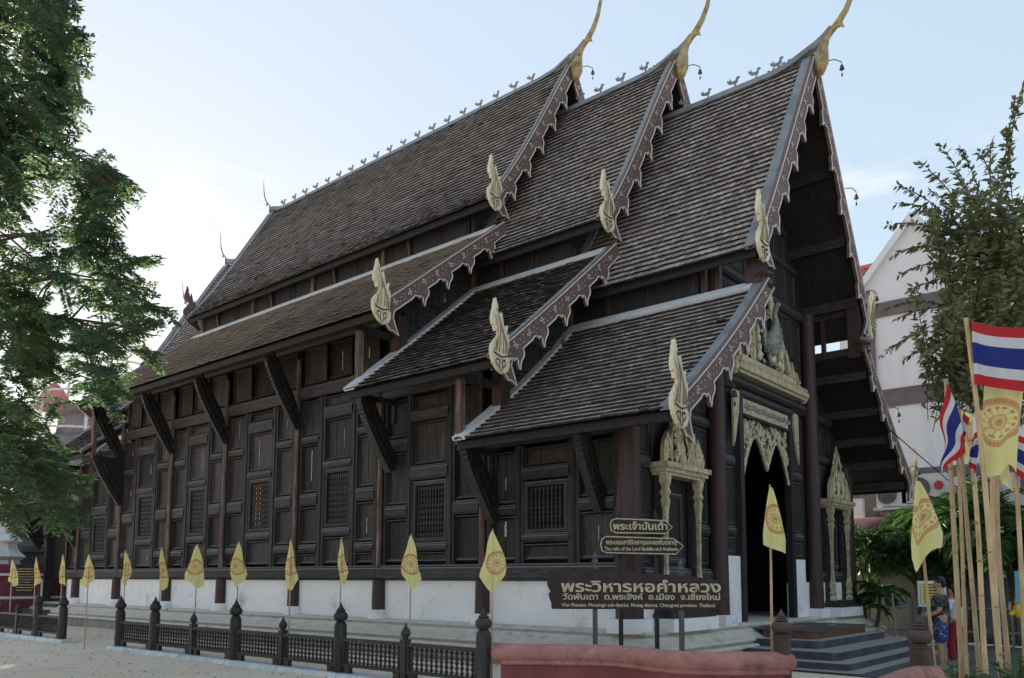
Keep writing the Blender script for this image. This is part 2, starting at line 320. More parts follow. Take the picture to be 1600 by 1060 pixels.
for k, x0, x1 in ROOFS:
    rear = x1 < -15
    for lab, prof in (('upper', PU[k]), ('lower', PL[k])):
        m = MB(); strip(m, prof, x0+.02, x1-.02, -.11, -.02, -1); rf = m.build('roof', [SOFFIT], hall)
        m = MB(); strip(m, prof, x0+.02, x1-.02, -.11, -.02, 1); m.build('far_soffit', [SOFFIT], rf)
        near = None
        if k == 'C' and not rear and lab == 'lower': near = lambda xa, lo, L_=prof.L: lo > L_-1.35 and xa > -11.1
        mb, ind = tiles(prof, x0, x1, near, {'Aupper': .036, 'Alower': .022, 'Blower': .026, 'Clower': .044}.get(k+lab, .05))
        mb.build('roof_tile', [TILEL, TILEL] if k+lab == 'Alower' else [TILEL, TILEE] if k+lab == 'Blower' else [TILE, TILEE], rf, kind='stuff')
        for q in ind[:300]:
            t = MB(); xa, xb, d1, z1, d1b, z1b, d0, z0 = q
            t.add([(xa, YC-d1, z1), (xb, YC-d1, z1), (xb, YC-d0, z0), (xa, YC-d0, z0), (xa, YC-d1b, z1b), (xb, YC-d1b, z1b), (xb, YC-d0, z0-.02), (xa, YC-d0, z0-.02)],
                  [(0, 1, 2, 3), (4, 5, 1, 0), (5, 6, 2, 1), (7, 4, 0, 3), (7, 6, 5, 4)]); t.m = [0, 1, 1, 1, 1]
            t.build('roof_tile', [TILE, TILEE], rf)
        m = MB(); strip(m, prof, x0, x1, -.005, .05, 1); m.build('far_roof_slope', [TILE], rf)
        # fascia under the eave and verge caps
        d, z = prof.P(prof.L, 0)
        for sd in (-1, 1):
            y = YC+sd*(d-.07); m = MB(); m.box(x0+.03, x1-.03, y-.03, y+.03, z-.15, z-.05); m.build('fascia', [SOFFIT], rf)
            w_ = {'A': .11, 'B': .15, 'C': .22}[k]
            m = MB(); strip(m, prof, x1-w_, x1-.001, .02, .11, sd); m.build('verge_flashing', [TIN], rf)
            if rear or k == 'A': m = MB(); strip(m, prof, x0-.02, x0+.22, .02, .11, sd); m.build('verge_flashing', [TIN], rf)
            else: m = MB(); strip(m, prof, x0-.06, x0+.28, .03, .12, sd); m.build('abutment_flashing', [TINL if lab == 'lower' else TIN], rf)
            if lab == 'lower': m = MB(); strip(m, prof, x0+.30 if (k != 'A' and not rear) else x0+.02, x1-w_-.01, .035, .125, sd, 0, .28, 2); m.build('top_flashing', [TINL], rf)
    # ridge
    zr = PU[k].P(0, 0)[1]; m = MB(); n = 26; ps = []
    for i in range(n+1):
        x = x0+(x1-x0)*i/n; e = 0
        if x > x1-1.1: e = .28*((x-(x1-1.1))/1.1)**2
        if rear and x < x0+1.1 or (k == 'A' and x < x0+1.1): e = .22*((x0+1.1-x)/1.1)**2
        ps.append((x, YC, zr+.05+e))
    for a, b in zip(ps, ps[1:]):
        m.add([(a[0], YC-.15, a[2]-.13), (a[0], YC-.05, a[2]+.07), (a[0], YC+.05, a[2]+.07), (a[0], YC+.15, a[2]-.13),
               (b[0], YC-.15, b[2]-.13), (b[0], YC-.05, b[2]+.07), (b[0], YC+.05, b[2]+.07), (b[0], YC+.15, b[2]-.13)],
              [(0, 4, 5, 1), (1, 5, 6, 2), (2, 6, 7, 3), (0, 1, 2, 3), (7, 6, 5, 4)], .5)
    m.build('ridge_cap', [TIN], hall)
# ---- ridge birds
bird = [(-.17, .10), (-.10, .06), (-.02, .05), (.03, .02), (.02, -.07), (.05, -.07), (.06, .03), (.11, .08), (.12, .16), (.18, .19), (.12, .22), (.085, .20), (.06, .12), (0, .11), (-.05, .12), (-.12, .24), (-.11, .15), (-.19, .20)]
mb = MB(); mb.prism(bird, (0, 0, 0), (1, 0, 0), (0, 0, 1), (0, 1, 0), .05, tone=.5); birdm = mb.mesh('ridge_bird', [TIN])
for k, xs in (('A', [-28.6+i*.74 for i in range(19)]), ('B', [-13.4, -12.7, -12.0, -11.2]), ('C', [-10.0, -9.35, -8.6, -8.0, -7.4])):
    zr = PU[k].P(0, 0)[1]
    for x in xs:
        b_ = inst(birdm, 'ridge_bird', hall, (x+.05*(R()-.5), YC, zr+.19), Matrix.Rotation(.25*(R()-.5), 3, 'Z') @ Matrix.Rotation(.2*(R()-.5), 3, 'Y'), (.8+.2*R(), 1, .8+.2*R()))

# ---- bargeboards
def barge(name, X, prof, side, s0, s1, teeth, wid=.36, first=.8, step=1.02):
    up = .13; pts = []; n = 26
    for i in range(n+1): pts.append((s0+(s1-s0)*i/n, up))
    low = []; s = s0+first
    low.append((s0, up-wid*.9))
    while teeth and s < s1-.55:
        q_ = up-wid; low += [(s-.24, q_), (s-.22, q_-.08), (s-.16, q_-.14), (s-.08, q_-.165), (s+.0, q_-.20), (s+.11, q_-.30), (s+.10, q_-.20), (s+.06, q_-.12), (s+.08, q_-.06), (s+.13, q_-.05), (s+.16, q_-.08), (s+.17, q_-.02), (s+.27, q_+.03), (s+.38, q_)]
        s += step
    low += [(s1-.42, up-wid), (s1-.30, up-wid-.10), (s1-.24, up-wid-.32), (s1-.20, up-wid-.5), (s1-.12, up-wid-.34), (s1-.05, up-wid-.30), (s1-.02, up-wid-.10), (s1+.04, up-.25), (s1+.03, up-.04)]
    poly = [prof.P(a, b) for a, b in low+pts[::-1]]
    m = MB(); m.prism(poly, (X, YC, 0), (0, side, 0), (0, 0, 1), (1, 0, 0), .07, tone=.5)
    bo = m.build(name, [BARGE], hall)
    m = MB(); low2 = [prof.P(a, b) for a, b in low]
    m.tube([(X+.042, YC+side*a, b) for a, b in low2], .016, 4)
    top = [prof.P(a, up-.03) for a, b in pts]; m.tube([(X+.042, YC+side*a, b) for a, b in top], .014, 4)
    m.build('edge_trim', [IVORY], bo)
    m = MB(); s = s0+.5
    while s < s1-.1:
        a, b = prof.P(s, up-.17)
        for q in range(5):
            an = q*1.2566+s*3; rr = .06 if q else 0
            da = a+rr*math.cos(an); db = b+rr*math.sin(an)
            m.add([(X+.046, YC+side*(da+.026*math.cos(t)), db+.026*math.sin(t)) for t in (0, 1.57, 3.14, 4.71)], [(0, 1, 2, 3)])
        for q in range(4):
            a2, b2 = prof.P(s+.2+q*.07, up-.12-.09*(q % 2)-.04*R())
            m.add([(X+.046, YC+side*(a2+.017*math.cos(t)), b2+.017*math.sin(t)) for t in (0, 1.57, 3.14, 4.71)], [(0, 1, 2, 3)])
        s += .5+.1*R()
    m.build('inlay', [IVORY], bo, kind='stuff')
    return bo
for k, x0, x1 in ROOFS:
    rear = x1 < -15
    for X, on in ((x1, not rear), (x0, rear or k == 'A')):
        if not on: continue
        for sd in (-1, 1):
            barge('bargeboard', X+(.04 if X == x1 else -.04), PU[k], sd, .12, PU[k].L, True, first=1.25, step=1.08)
            barge('bargeboard', X+(.04 if X == x1 else -.04), PL[k], sd, -.12, PL[k].L, True, wid=.34, first=1.0, step=1.0)
# ---- flame finials at the eave corners
FL = [(290, 915), (350, 880), (378, 810), (378, 740), (354, 700), (354, 640), (368, 560), (372, 480), (360, 415), (346, 470), (338, 420), (352, 310), (326, 375), (316, 425), (302, 350), (288, 285), (270, 178), (256, 262), (240, 275), (222, 182), (210, 240), (204, 215), (214, 130), (202, 80), (184, 25), (172, 90), (158, 170), (142, 235), (138, 300), (150, 350), (168, 362), (184, 425), (205, 385), (226, 420), (226, 462), (188, 520), (140, 590), (128, 650), (134, 720), (160, 800), (220, 880)]
def flame(X, Y, z, side, sc=1, m_=None):
    P2 = [((x-250)*.0021*sc, (915-y)*.00163*sc) for x, y in FL]
    m = MB(); m.prism(P2, (X, Y, z), (0, -side, 0), (0, 0, 1), (1, 0, 0), .08, tone=.5)
    fo = m.build('flame_finial', [m_ or GOLDF], hall)
    if m_: return
    m = MB()                      # engraved flame lines
    for q, dx in enumerate((-.15, -.08, 0, .08, .15, .20)):
        pts = []; hgt = (.30, .70, .85, .70, .55, .45)[q]
        for i in range(10):
            t = i/9; pts.append((X+.052, Y-side*(dx*(1-.5*t)+.035*math.sin(t*4.5-1)-.02-.10*t*t+(.03 if q > 2 else 0))*sc, z+(.40+t*hgt)*sc))
        m.tube(pts, [.011*(1-.6*i/9)*sc for i in range(10)], 4)
    m.build('flame_rib', [GOLDD], fo)
    m = MB()                      # snake-head face: brow band, eyes, snout, fangs
    m.tube([(X+.05, Y-.20*sc, z+.37*sc), (X+.06, Y-.08*sc, z+.33*sc), (X+.065, Y, z+.31*sc), (X+.06, Y+.08*sc, z+.33*sc), (X+.05, Y+.20*sc, z+.37*sc)], .014*sc, 5)
    for s_ in (-1, 1):
        m.ball((X+.05, Y+s_*.10*sc, z+.25*sc), (.02, .03*sc, .025*sc), 8)
        m.tube([(X+.05, Y+s_*.03*sc, z+.27*sc), (X+.055, Y+s_*.05*sc, z+.12*sc), (X+.05, Y+s_*.02*sc, z+.03*sc)], .008*sc, 4)
        for q in range(3): m.tube([(X+.05, Y+s_*(.12+.025*q)*sc, z+(.17+.03*q)*sc), (X+.055, Y+s_*(.06+.02*q)*sc, z+(.10+.015*q)*sc)], .006*sc, 4)
    m.build('face_carving', [MAROON], fo)
for k, x0, x1 in ROOFS[:3]:
    for sd in (-1, 1):
        d, z = PU[k].P(PU[k].L+.12, -.30); flame(x1+.10, YC+sd*(d+.10), z+.0, sd)
        d, z = PL[k].P(PL[k].L+.06, -.30); flame(x1+.10, YC+sd*(d+.10), z-.02, sd, 1.0)
for x, k in ((-32.9, 'B'), (-36.3, 'C')):
    d, z = PU[k].P(PU[k].L+.1, -.3); flame(x, YC-d, z+.2, -1, 1.0, BARGE)
d, z = PU['A'].P(PU['A'].L+.1, -.3); flame(-29.5, YC-d, z+.2, -1, 1.0, BARGE)
# ---- tall ridge finials
def chofa(x, z, sg, sc=1, mt_=None, thin=1):
    P_ = [(0, 0), (.03, .12), (.07, .35), (.10, .55), (.15, .75), (.23, .92), (.36, 1.05), (.52, 1.20), (.70, 1.42), (.86, 1.75), (.96, 2.15), (1.03, 2.6), (1.05, 3.1)]
    r = [.03, .13, .19, .17, .12, .085, .075, .085, .075, .062, .05, .035, .012]
    m = MB(); m.tube([(x+sg*a*sc, YC, z+b*sc) for a, b in P_], [q*sc*thin for q in r], 12)
    o = m.build('ridge_finial', [mt_ or GOLDD], hall, smooth=True)
    m = MB(); m.tube([(x+sg*.50*sc, YC, z+1.12*sc), (x+sg*.60*sc, YC, z+1.10*sc), (x+sg*.64*sc, YC, z+1.02*sc)], [.06*sc, .05*sc, .02*sc], 6); m.build('beak', [mt_ or GOLDD], o, smooth=True)
    return o
chofa(-13.62, 16.50, 1); chofa(-10.13, 15.12, 1); chofa(-6.44, 13.66, 1)
chofa(-29.5, 16.95, -1, .62, BARGE, .6); chofa(-32.9, 15.55, -1, .62, BARGE, .6); chofa(-36.2, 14.1, -1, .62, BARGE, .6)
# horns of tin joining ridge to finial
for x, z in ((-13.9, 17.25), (-10.4, 15.85), (-6.75, 14.38)):
    m = MB(); m.tube([(x-.9, YC, z-.2), (x-.4, YC, z-.12), (x-.02, YC, z+.0), (x+.28, YC, z+.12), (x+.48, YC, z+.26), (x+.64, YC, z+.46)], [.10, .11, .12, .11, .08, .03], 8)
    for q in range(5): m.ball((x-.9+q*.13, YC, z-.08+.02*q), (.06, .03, .07), 6)
    m.build('ridge_horn', [TIN], hall, smooth=True)
# hanging bells
def bell(x, y, z, arm):
    m = MB(); m.tube([(x, y, z), (x+arm[0]*.6, y+arm[1]*.6, z+.06), (x+arm[0], y+arm[1], z)], .012, 5)
    bx, by = x+arm[0], y+arm[1]
    m.lathe([(.010, 0), (.010, -.07), (.035, -.09), (.05, -.16), (.062, -.19), (.0, -.19)], (bx, by, z), 8)
    m.tube([(bx, by, z-.19), (bx, by, z-.3)], .006, 4); m.add([(bx-.03, by, z-.3), (bx+.03, by, z-.3), (bx, by, z-.40)], [(0, 1, 2)])
    m.build('hanging_bell', [BLACKW], hall)
for x, y, z in ((-13.5, YC+.05, 16.95), (-10.0, YC+.05, 15.5), (-6.3, YC+.05, 14.05)): bell(x, y, z, (.32, .28))
for d in (1.6, 3.0): bell(-6.4, YC+d, PU['C'].zat(d), (.15, .35))
for d in (4.6, 6.4): bell(-6.4, YC+d, PL['C'].zat(d), (.15, .35))
for k, x in (('A', -13.6), ('B', -10.1), ('C', -6.4)):
    d, z = PL[k].P(PL[k].L*.62, -.55); bell(x, YC-d, z, (.05, 0))
bell(-29.7, YC, 16.9, (-.2, 0))

# ================================================================ walls
def panel(x0, x1, z0, z1, axis='x', plane=YW, seams=2, dep=.05, parent=hall):
    """moulded frame with a recessed board field; out-facing is -Y (axis x) or +X (axis y)"""
    m = MB(); b = min(.055, (x1-x0)*.18, (z1-z0)*.2)
    def P(a, z, n): return (a, plane-n, z) if axis == 'x' else (plane+n, a, z)
    o = .012
    ring = [(x0, z0, x1, z1, o), (x0+b*.4, z0+b*.4, x1-b*.4, z1-b*.4, o+.018), (x0+b, z0+b*1.3, x1-b, z1-b, -dep)]
    vs = []
    for a, c, d, e, n in ring: vs += [P(a, c, n), P(d, c, n), P(d, e, n), P(a, e, n)]
    fs = []
    for i in range(2):
        for k in range(4): fs.append((i*4+k, i*4+(k+1) % 4, i*4+4+(k+1) % 4, i*4+4+k))
    m.add(vs, fs)
    a, c, d, e, n = ring[2]; n_b = max(1, min(3, round((d-a)/.34)))
    for q in range(n_b):        # boards with open joints
        u0 = a+(d-a)*q/n_b+(.006 if q else 0); u1 = a+(d-a)*(q+1)/n_b-(.006 if q < n_b-1 else 0); nn = -dep+.012*R()
        m.add([P(u0, c, nn), P(u1, c, nn), P(u1, e, nn), P(u0, e, nn), P(u0, c, -dep-.03), P(u1, c, -dep-.03), P(u1, e, -dep-.03), P(u0, e, -dep-.03)],
              [(0, 1, 2, 3), (4, 0, 3, 7), (1, 5, 6, 2)])
    o_ = m.build('wall_panel', [WOODP if axis == 'x' else WOODF], parent)
    if n_b > 1 and R() < .5 and z1-z0 > .4:   # pale drips of old sealant in a joint
        u = a+(d-a)/n_b*(1+(n_b > 2 and R() > .5)); w_ = .012+.012*R(); za = c+(e-c)*R()*.6; zb = za+(e-za)*(.15+.85*R()); k = 7; w_ *= .5+.9*R()
        l = [P(u-w_*(.4+.8*R()), za+(zb-za)*i/k, -dep+.016) for i in range(k+1)]; r_ = [P(u+w_*(.4+.8*R()), za+(zb-za)*i/k, -dep+.016) for i in range(k+1)]
        mm = MB(); mm.add(l+r_, [(i, i+k+1, i+k+2, i+1) for i in range(k)]); mm.build('sealant_drip', [WORN], o_)
    return o_
def rail(x0, x1, z0, z1, axis='x', plane=YW, out=.075, name='moulded_rail'):
    m = MB(); h = z1-z0; c = min(.07, h*.3); e = .035 if (x1-x0) > .5 else .02
    prof = [(0, z0), (out*.55, z0+.01), (out, z0+c), (out, z1-c*1.2), (out*.7, z1-c*.8), (out*.8, z1-c*.4), (out*.25, z1), (0, z1)]
    def P(a, z, n): return (a, plane-n, z) if axis == 'x' else (plane+n, a, z)
    k = len(prof); L = [P(x0+e*(1-n/out)*0+(.0 if n > out*.5 else -.0), z, n) for n, z in prof]; Rr = [P(x1, z, n) for n, z in prof]
    m.add(L+Rr, [tuple(range(k)), tuple(range(2*k-1, k-1, -1))]+[(i, i+k, (i+1) % k+k, (i+1) % k) for i in range(k)])
    return m.build(name, [WOODH if axis == 'x' else WOODF], hall)
def stile(x0, x1, z0, z1, axis='x', plane=YW, out=.045, mt_=None, name='stile'):
    m = MB()
    if axis == 'x': m.box(x0, x1, plane-out, plane+.05, z0, z1)
    else: m.box(plane-.05, plane+out, x0, x1, z0, z1)
    return m.build(name, [mt_ or WOOD], hall)
_bal = MB(); pr = [(.020, 0)]
for i in range(9): pr += [(.022, .02+i*.11), (.036, .045+i*.11), (.036, .075+i*.11), (.018, .10+i*.11)]
pr += [(.02, 1.0)]
_bal.lathe(pr, n=6); BALM = _bal.mesh('turned_baluster', [BLACKW], smooth=True)
def window(x0, x1, z0, z1, axis='x', plane=YW, n=10, glow=False):
    m = MB(); b = .07
    def P(a, z, nn): return (a, plane-nn, z) if axis == 'x' else (plane+nn, a, z)
    vs = []
    for e, nn in ((-.03, .02), (0.0, .045), (b, .03), (b, -.16)):
        vs += [P(x0+e, z0+e, nn), P(x1-e, z0+e, nn), P(x1-e, z1-e, nn), P(x0+e, z1-e, nn)]
    m.add(vs, [(i*4+k, i*4+(k+1) % 4, i*4+4+(k+1) % 4, i*4+4+k) for i in range(3) for k in range(4)])
    wo_ = m.build('window_frame', [WOODH], hall)
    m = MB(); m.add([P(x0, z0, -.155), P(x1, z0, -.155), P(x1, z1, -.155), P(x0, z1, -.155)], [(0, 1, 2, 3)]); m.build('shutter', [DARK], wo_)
    if glow:  # added glowing strips stand in for light reflected off gilding inside
        m = MB(); xa = x0+.08; 
        for q in range(2): m.add([P(xa+q*.16, z0+.1, -.14), P(xa+q*.16+.12, z0+.1, -.14), P(xa+q*.16+.12, z1-.1, -.14), P(xa+q*.16, z1-.1, -.14)], [(0, 1, 2, 3)])
        m.build('glow_strip', [mat('gilt_glow_orange', (.5, .2, .07), (.8, .35, .12), 9, emis=(.9, .35, .12, .10))], wo_)
    for i in range(n):
        a = x0+b+(x1-x0-2*b)*(i+.5)/n; p = P(a, z0+b, -.05)
        o = inst(BALM, 'baluster', wo_, p, None, (1, 1, z1-z0-2*b))
    return wo_
# zones measured for each section
def bay(x0, x1, sec, win=True, glow=False):
    W_ = x1-x0
    c = {'A': ((.04, .25), (.335, .65), (.72, .915)), 'B': ((.045, .265), (.32, .66), (.73, .95)), 'C': ((.06, .24), (.30, .615), (.69, .91))}[sec]
    c = [(x0+a*W_+.02, x0+b*W_) for a, b in c]
    top = {'A': 6.45, 'B': 5.98, 'C': 4.42}[sec]; b0 = 2.02
    js = lambda v: v+.05*(R()-.5)
    side = {'A': [(2.06, 2.30), (2.58, 3.53), (3.93, 5.21), (5.47, 6.40)], 'B': [(2.06, 3.06), (3.43, 4.65), (5.02, 5.93)], 'C': [(2.06, 2.97), (3.27, 4.36)]}[sec]
    for ci in (0, 2):
        a, b = c[ci]; sh = .06*(R()-.5); z_ = [tuple(v+(sh if 0 < i else 0) for v in s) for i, s in enumerate(side)]
        z_ = [(p+(0 if i == 0 else 0), q) for i, (p, q) in enumerate(z_)]
        for i, (p, q) in enumerate(z_):
            panel(a, b, p, min(q, top-.03))
            if i: rail(a-.03, b+.03, z_[i-1][1]+.03, p-.03)
    a, b = c[1]
    cz = {'A': ((3.01, 4.46), (2.06, 2.72), (4.73, 5.80), (6.17, 6.42), (5.83, 6.15), (2.75, 2.97), (4.50, 4.71)),
          'B': ((2.54, 3.89), (2.06, 2.27), (4.32, 5.30), (5.62, 5.92), (5.33, 5.60), (2.30, 2.50), (3.95, 4.29)),
          'C': ((2.62, 3.63), (2.06, 2.38), (4.0, 4.37), None, None, (2.41, 2.60), (3.70, 3.97))}[sec]
    if win: window(a+.02, b-.02, *cz[0], n=10 if sec != 'C' else 9, glow=glow)
    else: panel(a, b, *cz[0])
    panel(a, b, *cz[1]); panel(a, b, *cz[2])
    if cz[3]: panel(a, b, *cz[3]); rail(a-.05, b+.05, *cz[4], out=.09)
    rail(a-.04, b+.04, *cz[5]); rail(a-.05, b+.05, *cz[6], out=.09)
    for p, q in ((x0+.07, c[0][0]), (c[0][1], c[1][0]), (c[1][1], c[2][0]), (c[2][1], x1-.07)):
        if q-p > .03: stile(p+.004, q-.004, 2.0, top)
        if q-p > .16:
            m_ = (p+q)/2; stile(m_-.035, m_+.035, 2.0, top, out=.07, name='stile_bead')
    if sec == 'A':
        n = 3
        for i in range(n):
            p = x0+.12+(W_-.24)*i/n; q = x0+.12+(W_-.24)*(i+1)/n
            panel(p+.07, q-.07, 6.88, 7.85)
PX_ = [-28.94, -25.4, -22.15, -18.54, -15.11, -11.77, -8.15]
# backing wall, plank-thick, four sides
m = MB()
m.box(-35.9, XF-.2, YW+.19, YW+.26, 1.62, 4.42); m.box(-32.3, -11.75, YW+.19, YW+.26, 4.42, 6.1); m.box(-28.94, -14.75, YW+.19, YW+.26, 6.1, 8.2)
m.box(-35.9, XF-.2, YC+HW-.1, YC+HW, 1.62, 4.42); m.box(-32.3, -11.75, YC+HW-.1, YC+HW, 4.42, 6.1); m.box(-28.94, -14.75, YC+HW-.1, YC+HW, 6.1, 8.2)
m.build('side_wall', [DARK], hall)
for i in range(4): bay(PX_[i], PX_[i+1], 'A', glow=(i == 2))
bay(PX_[4], PX_[5], 'B'); bay(PX_[5], PX_[6], 'C')
bay(-32.3, -28.94, 'B')
for x0, x1, z0, z1 in ((-28.9, -15.15, 6.48, 6.82), (-32.3, -28.98, 6.0, 6.3), (-15.07, -11.8, 6.0, 6.35), (-11.74, -8.2, 4.45, 4.7)):
    rail(x0, x1, z0, z1, out=.10, name='tie_beam')
rail(-28.9, -15.15, 7.9, 8.15, out=.10, name='tie_beam')
# ground beam and white base wall
XD0, XD1 = -35.3, -33.45
for x0, x1 in ((-33.3, -28.9), (-28.88, -15.2), (-15.18, -8.2)):
    rail(x0, x1, 1.63, 1.99, out=.13, name='ground_beam')
m = MB(); m.box(XD1+.05, -8.3, YW+.0, YW+.14, .70, 1.63); m.build('base_wall', [PLAST], hall)
m = MB(); m.box(-35.95, XD0-.1, YW, YW+.14, .70, 1.63); m.build('base_wall', [PLAST], hall)
for x in PX_[:-1]+[-32.3]:
    hgt = {-15.11: 6.0, -11.77: 4.45, -32.3: 5.9}.get(x, 7.6)
    m = MB(); m.lathe([(.07, 1.96), (.065, hgt)], (x, YW-.09, 0), 10); m.build('wall_post', [POST], hall, smooth=True)
    m = MB(); m.lathe([(.165, .93), (.155, 1.64)], (x, YW-.07, 0), 14); m.build('post_foot', [MAROON], hall, smooth=True)
    m = MB(); m.lathe([(.25, .72), (.26, .80), (.24, .945)], (x, YW-.07, 0), 16); m.build('post_base', [PLAST], hall, smooth=True)
# brackets
def bracket(x, ztop, zbot, yout, w=.12, slim=False):
    y0 = YW-.16; m = MB(); n = 22; dia = []
    for i in range(n+1):
        t = i/n; y = yout+(y0-yout)*t; z = ztop-.12-(ztop-.12-zbot)*(t**.82)
        dia.append((y, z-.0)); 
        if i < n: dia.append((y+.3*(y0-yout)/n, z-.6*(ztop-zbot)/n-.03))
    wdt = .34
    poly = [(yout, ztop)]+dia+[(y0+.1, zbot+.05), (y0+.1, zbot+.55), (y0-.05, zbot+1.0), (yout+.55, ztop)]
    if slim: poly = [(yout, ztop)]+dia+[(y0+.12, zbot+.2), (y0+.02, zbot+.55), (y0-.12, zbot+.95), (yout+.50, ztop-.28), (yout+.36, ztop)]
    else: poly = [(yout, ztop)]+dia+[(y0+.12, zbot+.1), (y0+.12, ztop)]
    m.prism(poly, (x, 0, 0), (0, 1, 0), (0, 0, 1), (1, 0, 0), w, tone=.4); o = m.build('eave_bracket', [BRKT], hall)
    m = MB()
    for i in range(0, len(dia)-1):
        y, z = dia[i]; m.ball((x+w/2, y+.10, z+.10), (.03, .055, .06), 6)
        m.ball((x+w/2, y+.2, z+.26), (.02, .04, .06), 6)
    m.build('carved_scroll', [BRKT], o, smooth=True)
for x in PX_[:4]: bracket(x, 7.5, 5.65, 11.85, .12, True)
bracket(-14.75, 5.9, 4.2, 11.9, .2, True); bracket(-11.45, 4.4, 2.85, 11.95, .2, True); bracket(-8.75, 4.42, 2.95, 12.15, .17, True)
bracket(-28.9, 5.85, 4.2, 11.9); bracket(-32.4, 4.4, 2.8, 11.95); bracket(-35.9, 4.4, 2.8, 11.95)
# struts carrying the front corners of the eaves
for x, z0, z1 in ((-14.78, 5.95, 7.42), (-11.5, 4.4, 5.75), (-28.95, 5.75, 7.42), (-32.4, 4.35, 5.75)):
    m = MB(); m.box(x-.07, x+.07, 11.85, 11.99, z0, z1); m.build('eave_strut', [POST], hall)
    for b_ in ((x-.08, x+.08, 11.8, YW, z1, z1+.14), (x-.06, x+.06, 11.9, YW, z0-.12, z0)): m = MB(); m.box(*b_); m.build('bracket_beam', [WOOD], hall)
for x, z0, z1 in ((-14.62, 6.3, 8.0), (-11.33, 4.8, 6.3)):
    m = MB(); m.box(x-.13, x+.13, YW-.15, YW+.15, z0, z1); m.build('corner_column', [MAROON], hall)
# end walls between the tiers (facing the front)
def outline(k, z0, dmax=HW, top=.13):
    p = []
    for d in np.linspace(dmax, 3.16, 8): p.append((d, PL[k].zat(d)-top))
    p.append((3.14, PL[k].zat(3.16)-top)); p.append((3.14, PU[k].zat(3.14)-top))
    for d in np.linspace(3.1, 0.02, 10): p.append((d, PU[k].zat(d)-top))
    return [(dmax, z0)]+p+[(-d, z) for d, z in p[::-1]]+[(-dmax, z0)]
for k, x, z0 in (('A', -14.8, 5.4), ('B', -11.5, 4.0)):
    m = MB(); m.prism(outline(k, z0), (x, YC, 0), (0, 1, 0), (0, 0, 1), (1, 0, 0), .1); m.build('end_wall', [WOOD], hall)
    dz = 0 if k == 'A' else -1.62
    for a, b, p, q in ((13.25, 14.3, 7.25, 7.85), (14.5, 15.5, 7.9, 8.6), (14.5, 15.5, 8.75, 9.4), (13.7, 14.35, 7.95, 8.35), (15.8, 17.0, 10.6, 11.4), (16.4, 17.3, 11.6, 12.4)): panel(a, b, p+dz, q+dz, 'y', x+.06)
    for z_ in (7.1, 8.66, 11.45): rail(13.1+max(0, (z_-8)*.85), 18.0, z_+dz-.06, z_+dz+.06, 'y', x+.06, .06)
# clerestory band between the roofs
for k, x0, x1 in ((*ROOFS[0],), ('B', -14.7, -11.5), ('C', -11.45, -8.05), ('B', -32.6, -28.9), ('C', -35.7, -32.8)):
    zb = PL[k].zat(3.2)-.2; zt = PU[k].zat(3.15)-.05
    if k == 'A': x0, x1 = -28.9, -14.9
    for sd in (-1, 1):
        y = YC+sd*3.14; m = MB(); m.box(x0, x1, y-.04, y+.04, zb, zt); m.build('clerestory_wall', [WOOD], hall)
    n = max(1, round((x1-x0)/1.15))
    for i in range(n):
        a = x0+(x1-x0)*i/n; b = x0+(x1-x0)*(i+1)/n
        panel(a+.1, b-.1, zb+.28, zt-.15, 'x', YC-3.18)
        if i % 3 == 0: stile(a-.06, a+.06, zb, zt, 'x', YC-3.18, .08, POST, 'clerestory_post')
    for i in range(1, n, 3):
        x = x0+(x1-x0)*i/n; m = MB(); yy = YC-3.2
        m.prism([(yy, zb+.25), (yy-.04, zb+.4), (yy-.12, zt-.55), (yy-.34, zt-.42), (yy-.34, zt-.36), (yy, zt-.2)], (x, 0, 0), (0, 1, 0), (0, 0, 1), (1, 0, 0), .09); m.build('small_bracket', [MAROON], hall)
# open clerestory frame in the front overhang
for sd in (-1, 1):
    y = YC+sd*3.14; zb = PL['C'].zat(3.2)-.05; zt = PU['C'].zat(3.2)-.1
    m = MB(); m.box(XF, -6.7, y-.07, y+.07, zb, zb+.2); m.box(XF, -6.7, y-.07, y+.07, zt-.12, zt+.02)
    for x in (XF+.07, -7.6, -6.76): m.box(x-.05, x+.05, y-.06, y+.06, zb+.2, zt-.12)
    m.box(-6.92, -6.6, y-.16, y+.16, zb-.1, zt+.05); m.lathe([(.16, 0), (.21, .06), (.16, .12), (.16, .2), (.22, .26), (.15, .34)], (-6.6, y, zb), 10)
    m.build('clerestory_frame', [MAROON], hall)
# purlins and rafters in the front overhang
for sd in (-1, 1):
    for d in (.35, 1.25, 2.15, 3.0):
        z = PU['C'].zat(d)-.13; m = MB(); m.obox((XF-.1, YC+sd*d, z-.12), (-6.62, YC+sd*d, z-.12), .12, .24); m.build('purlin', [WOODH], hall)
    for d in (3.5, 4.4, 5.2, 5.95, 6.7):
        z = PL['C'].zat(d)-.13; m = MB(); m.obox((XF-.1, YC+sd*d, z-.12), (-6.62, YC+sd*d, z-.12), .12, .22); m.build('purlin', [WOODH], hall)
# ================================================================ facade
m = MB(); oc_ = outline('C', 5.0, 5.85); m.prism([(q[0], q[1]) for q in oc_[:-1]]+[(-5.85, 5.0), (-1.45, 5.0), (-1.45, 5.85), (1.45, 5.85), (1.45, 5.0)], (XF-.1, YC, 0), (0, 1, 0), (0, 0, 1), (1, 0, 0), .08)
for a, b in ((-HW, -1.45), (1.45, HW)): m.box(XF-.14, XF-.06, YC+a, YC+b, 1.6, 5.0)

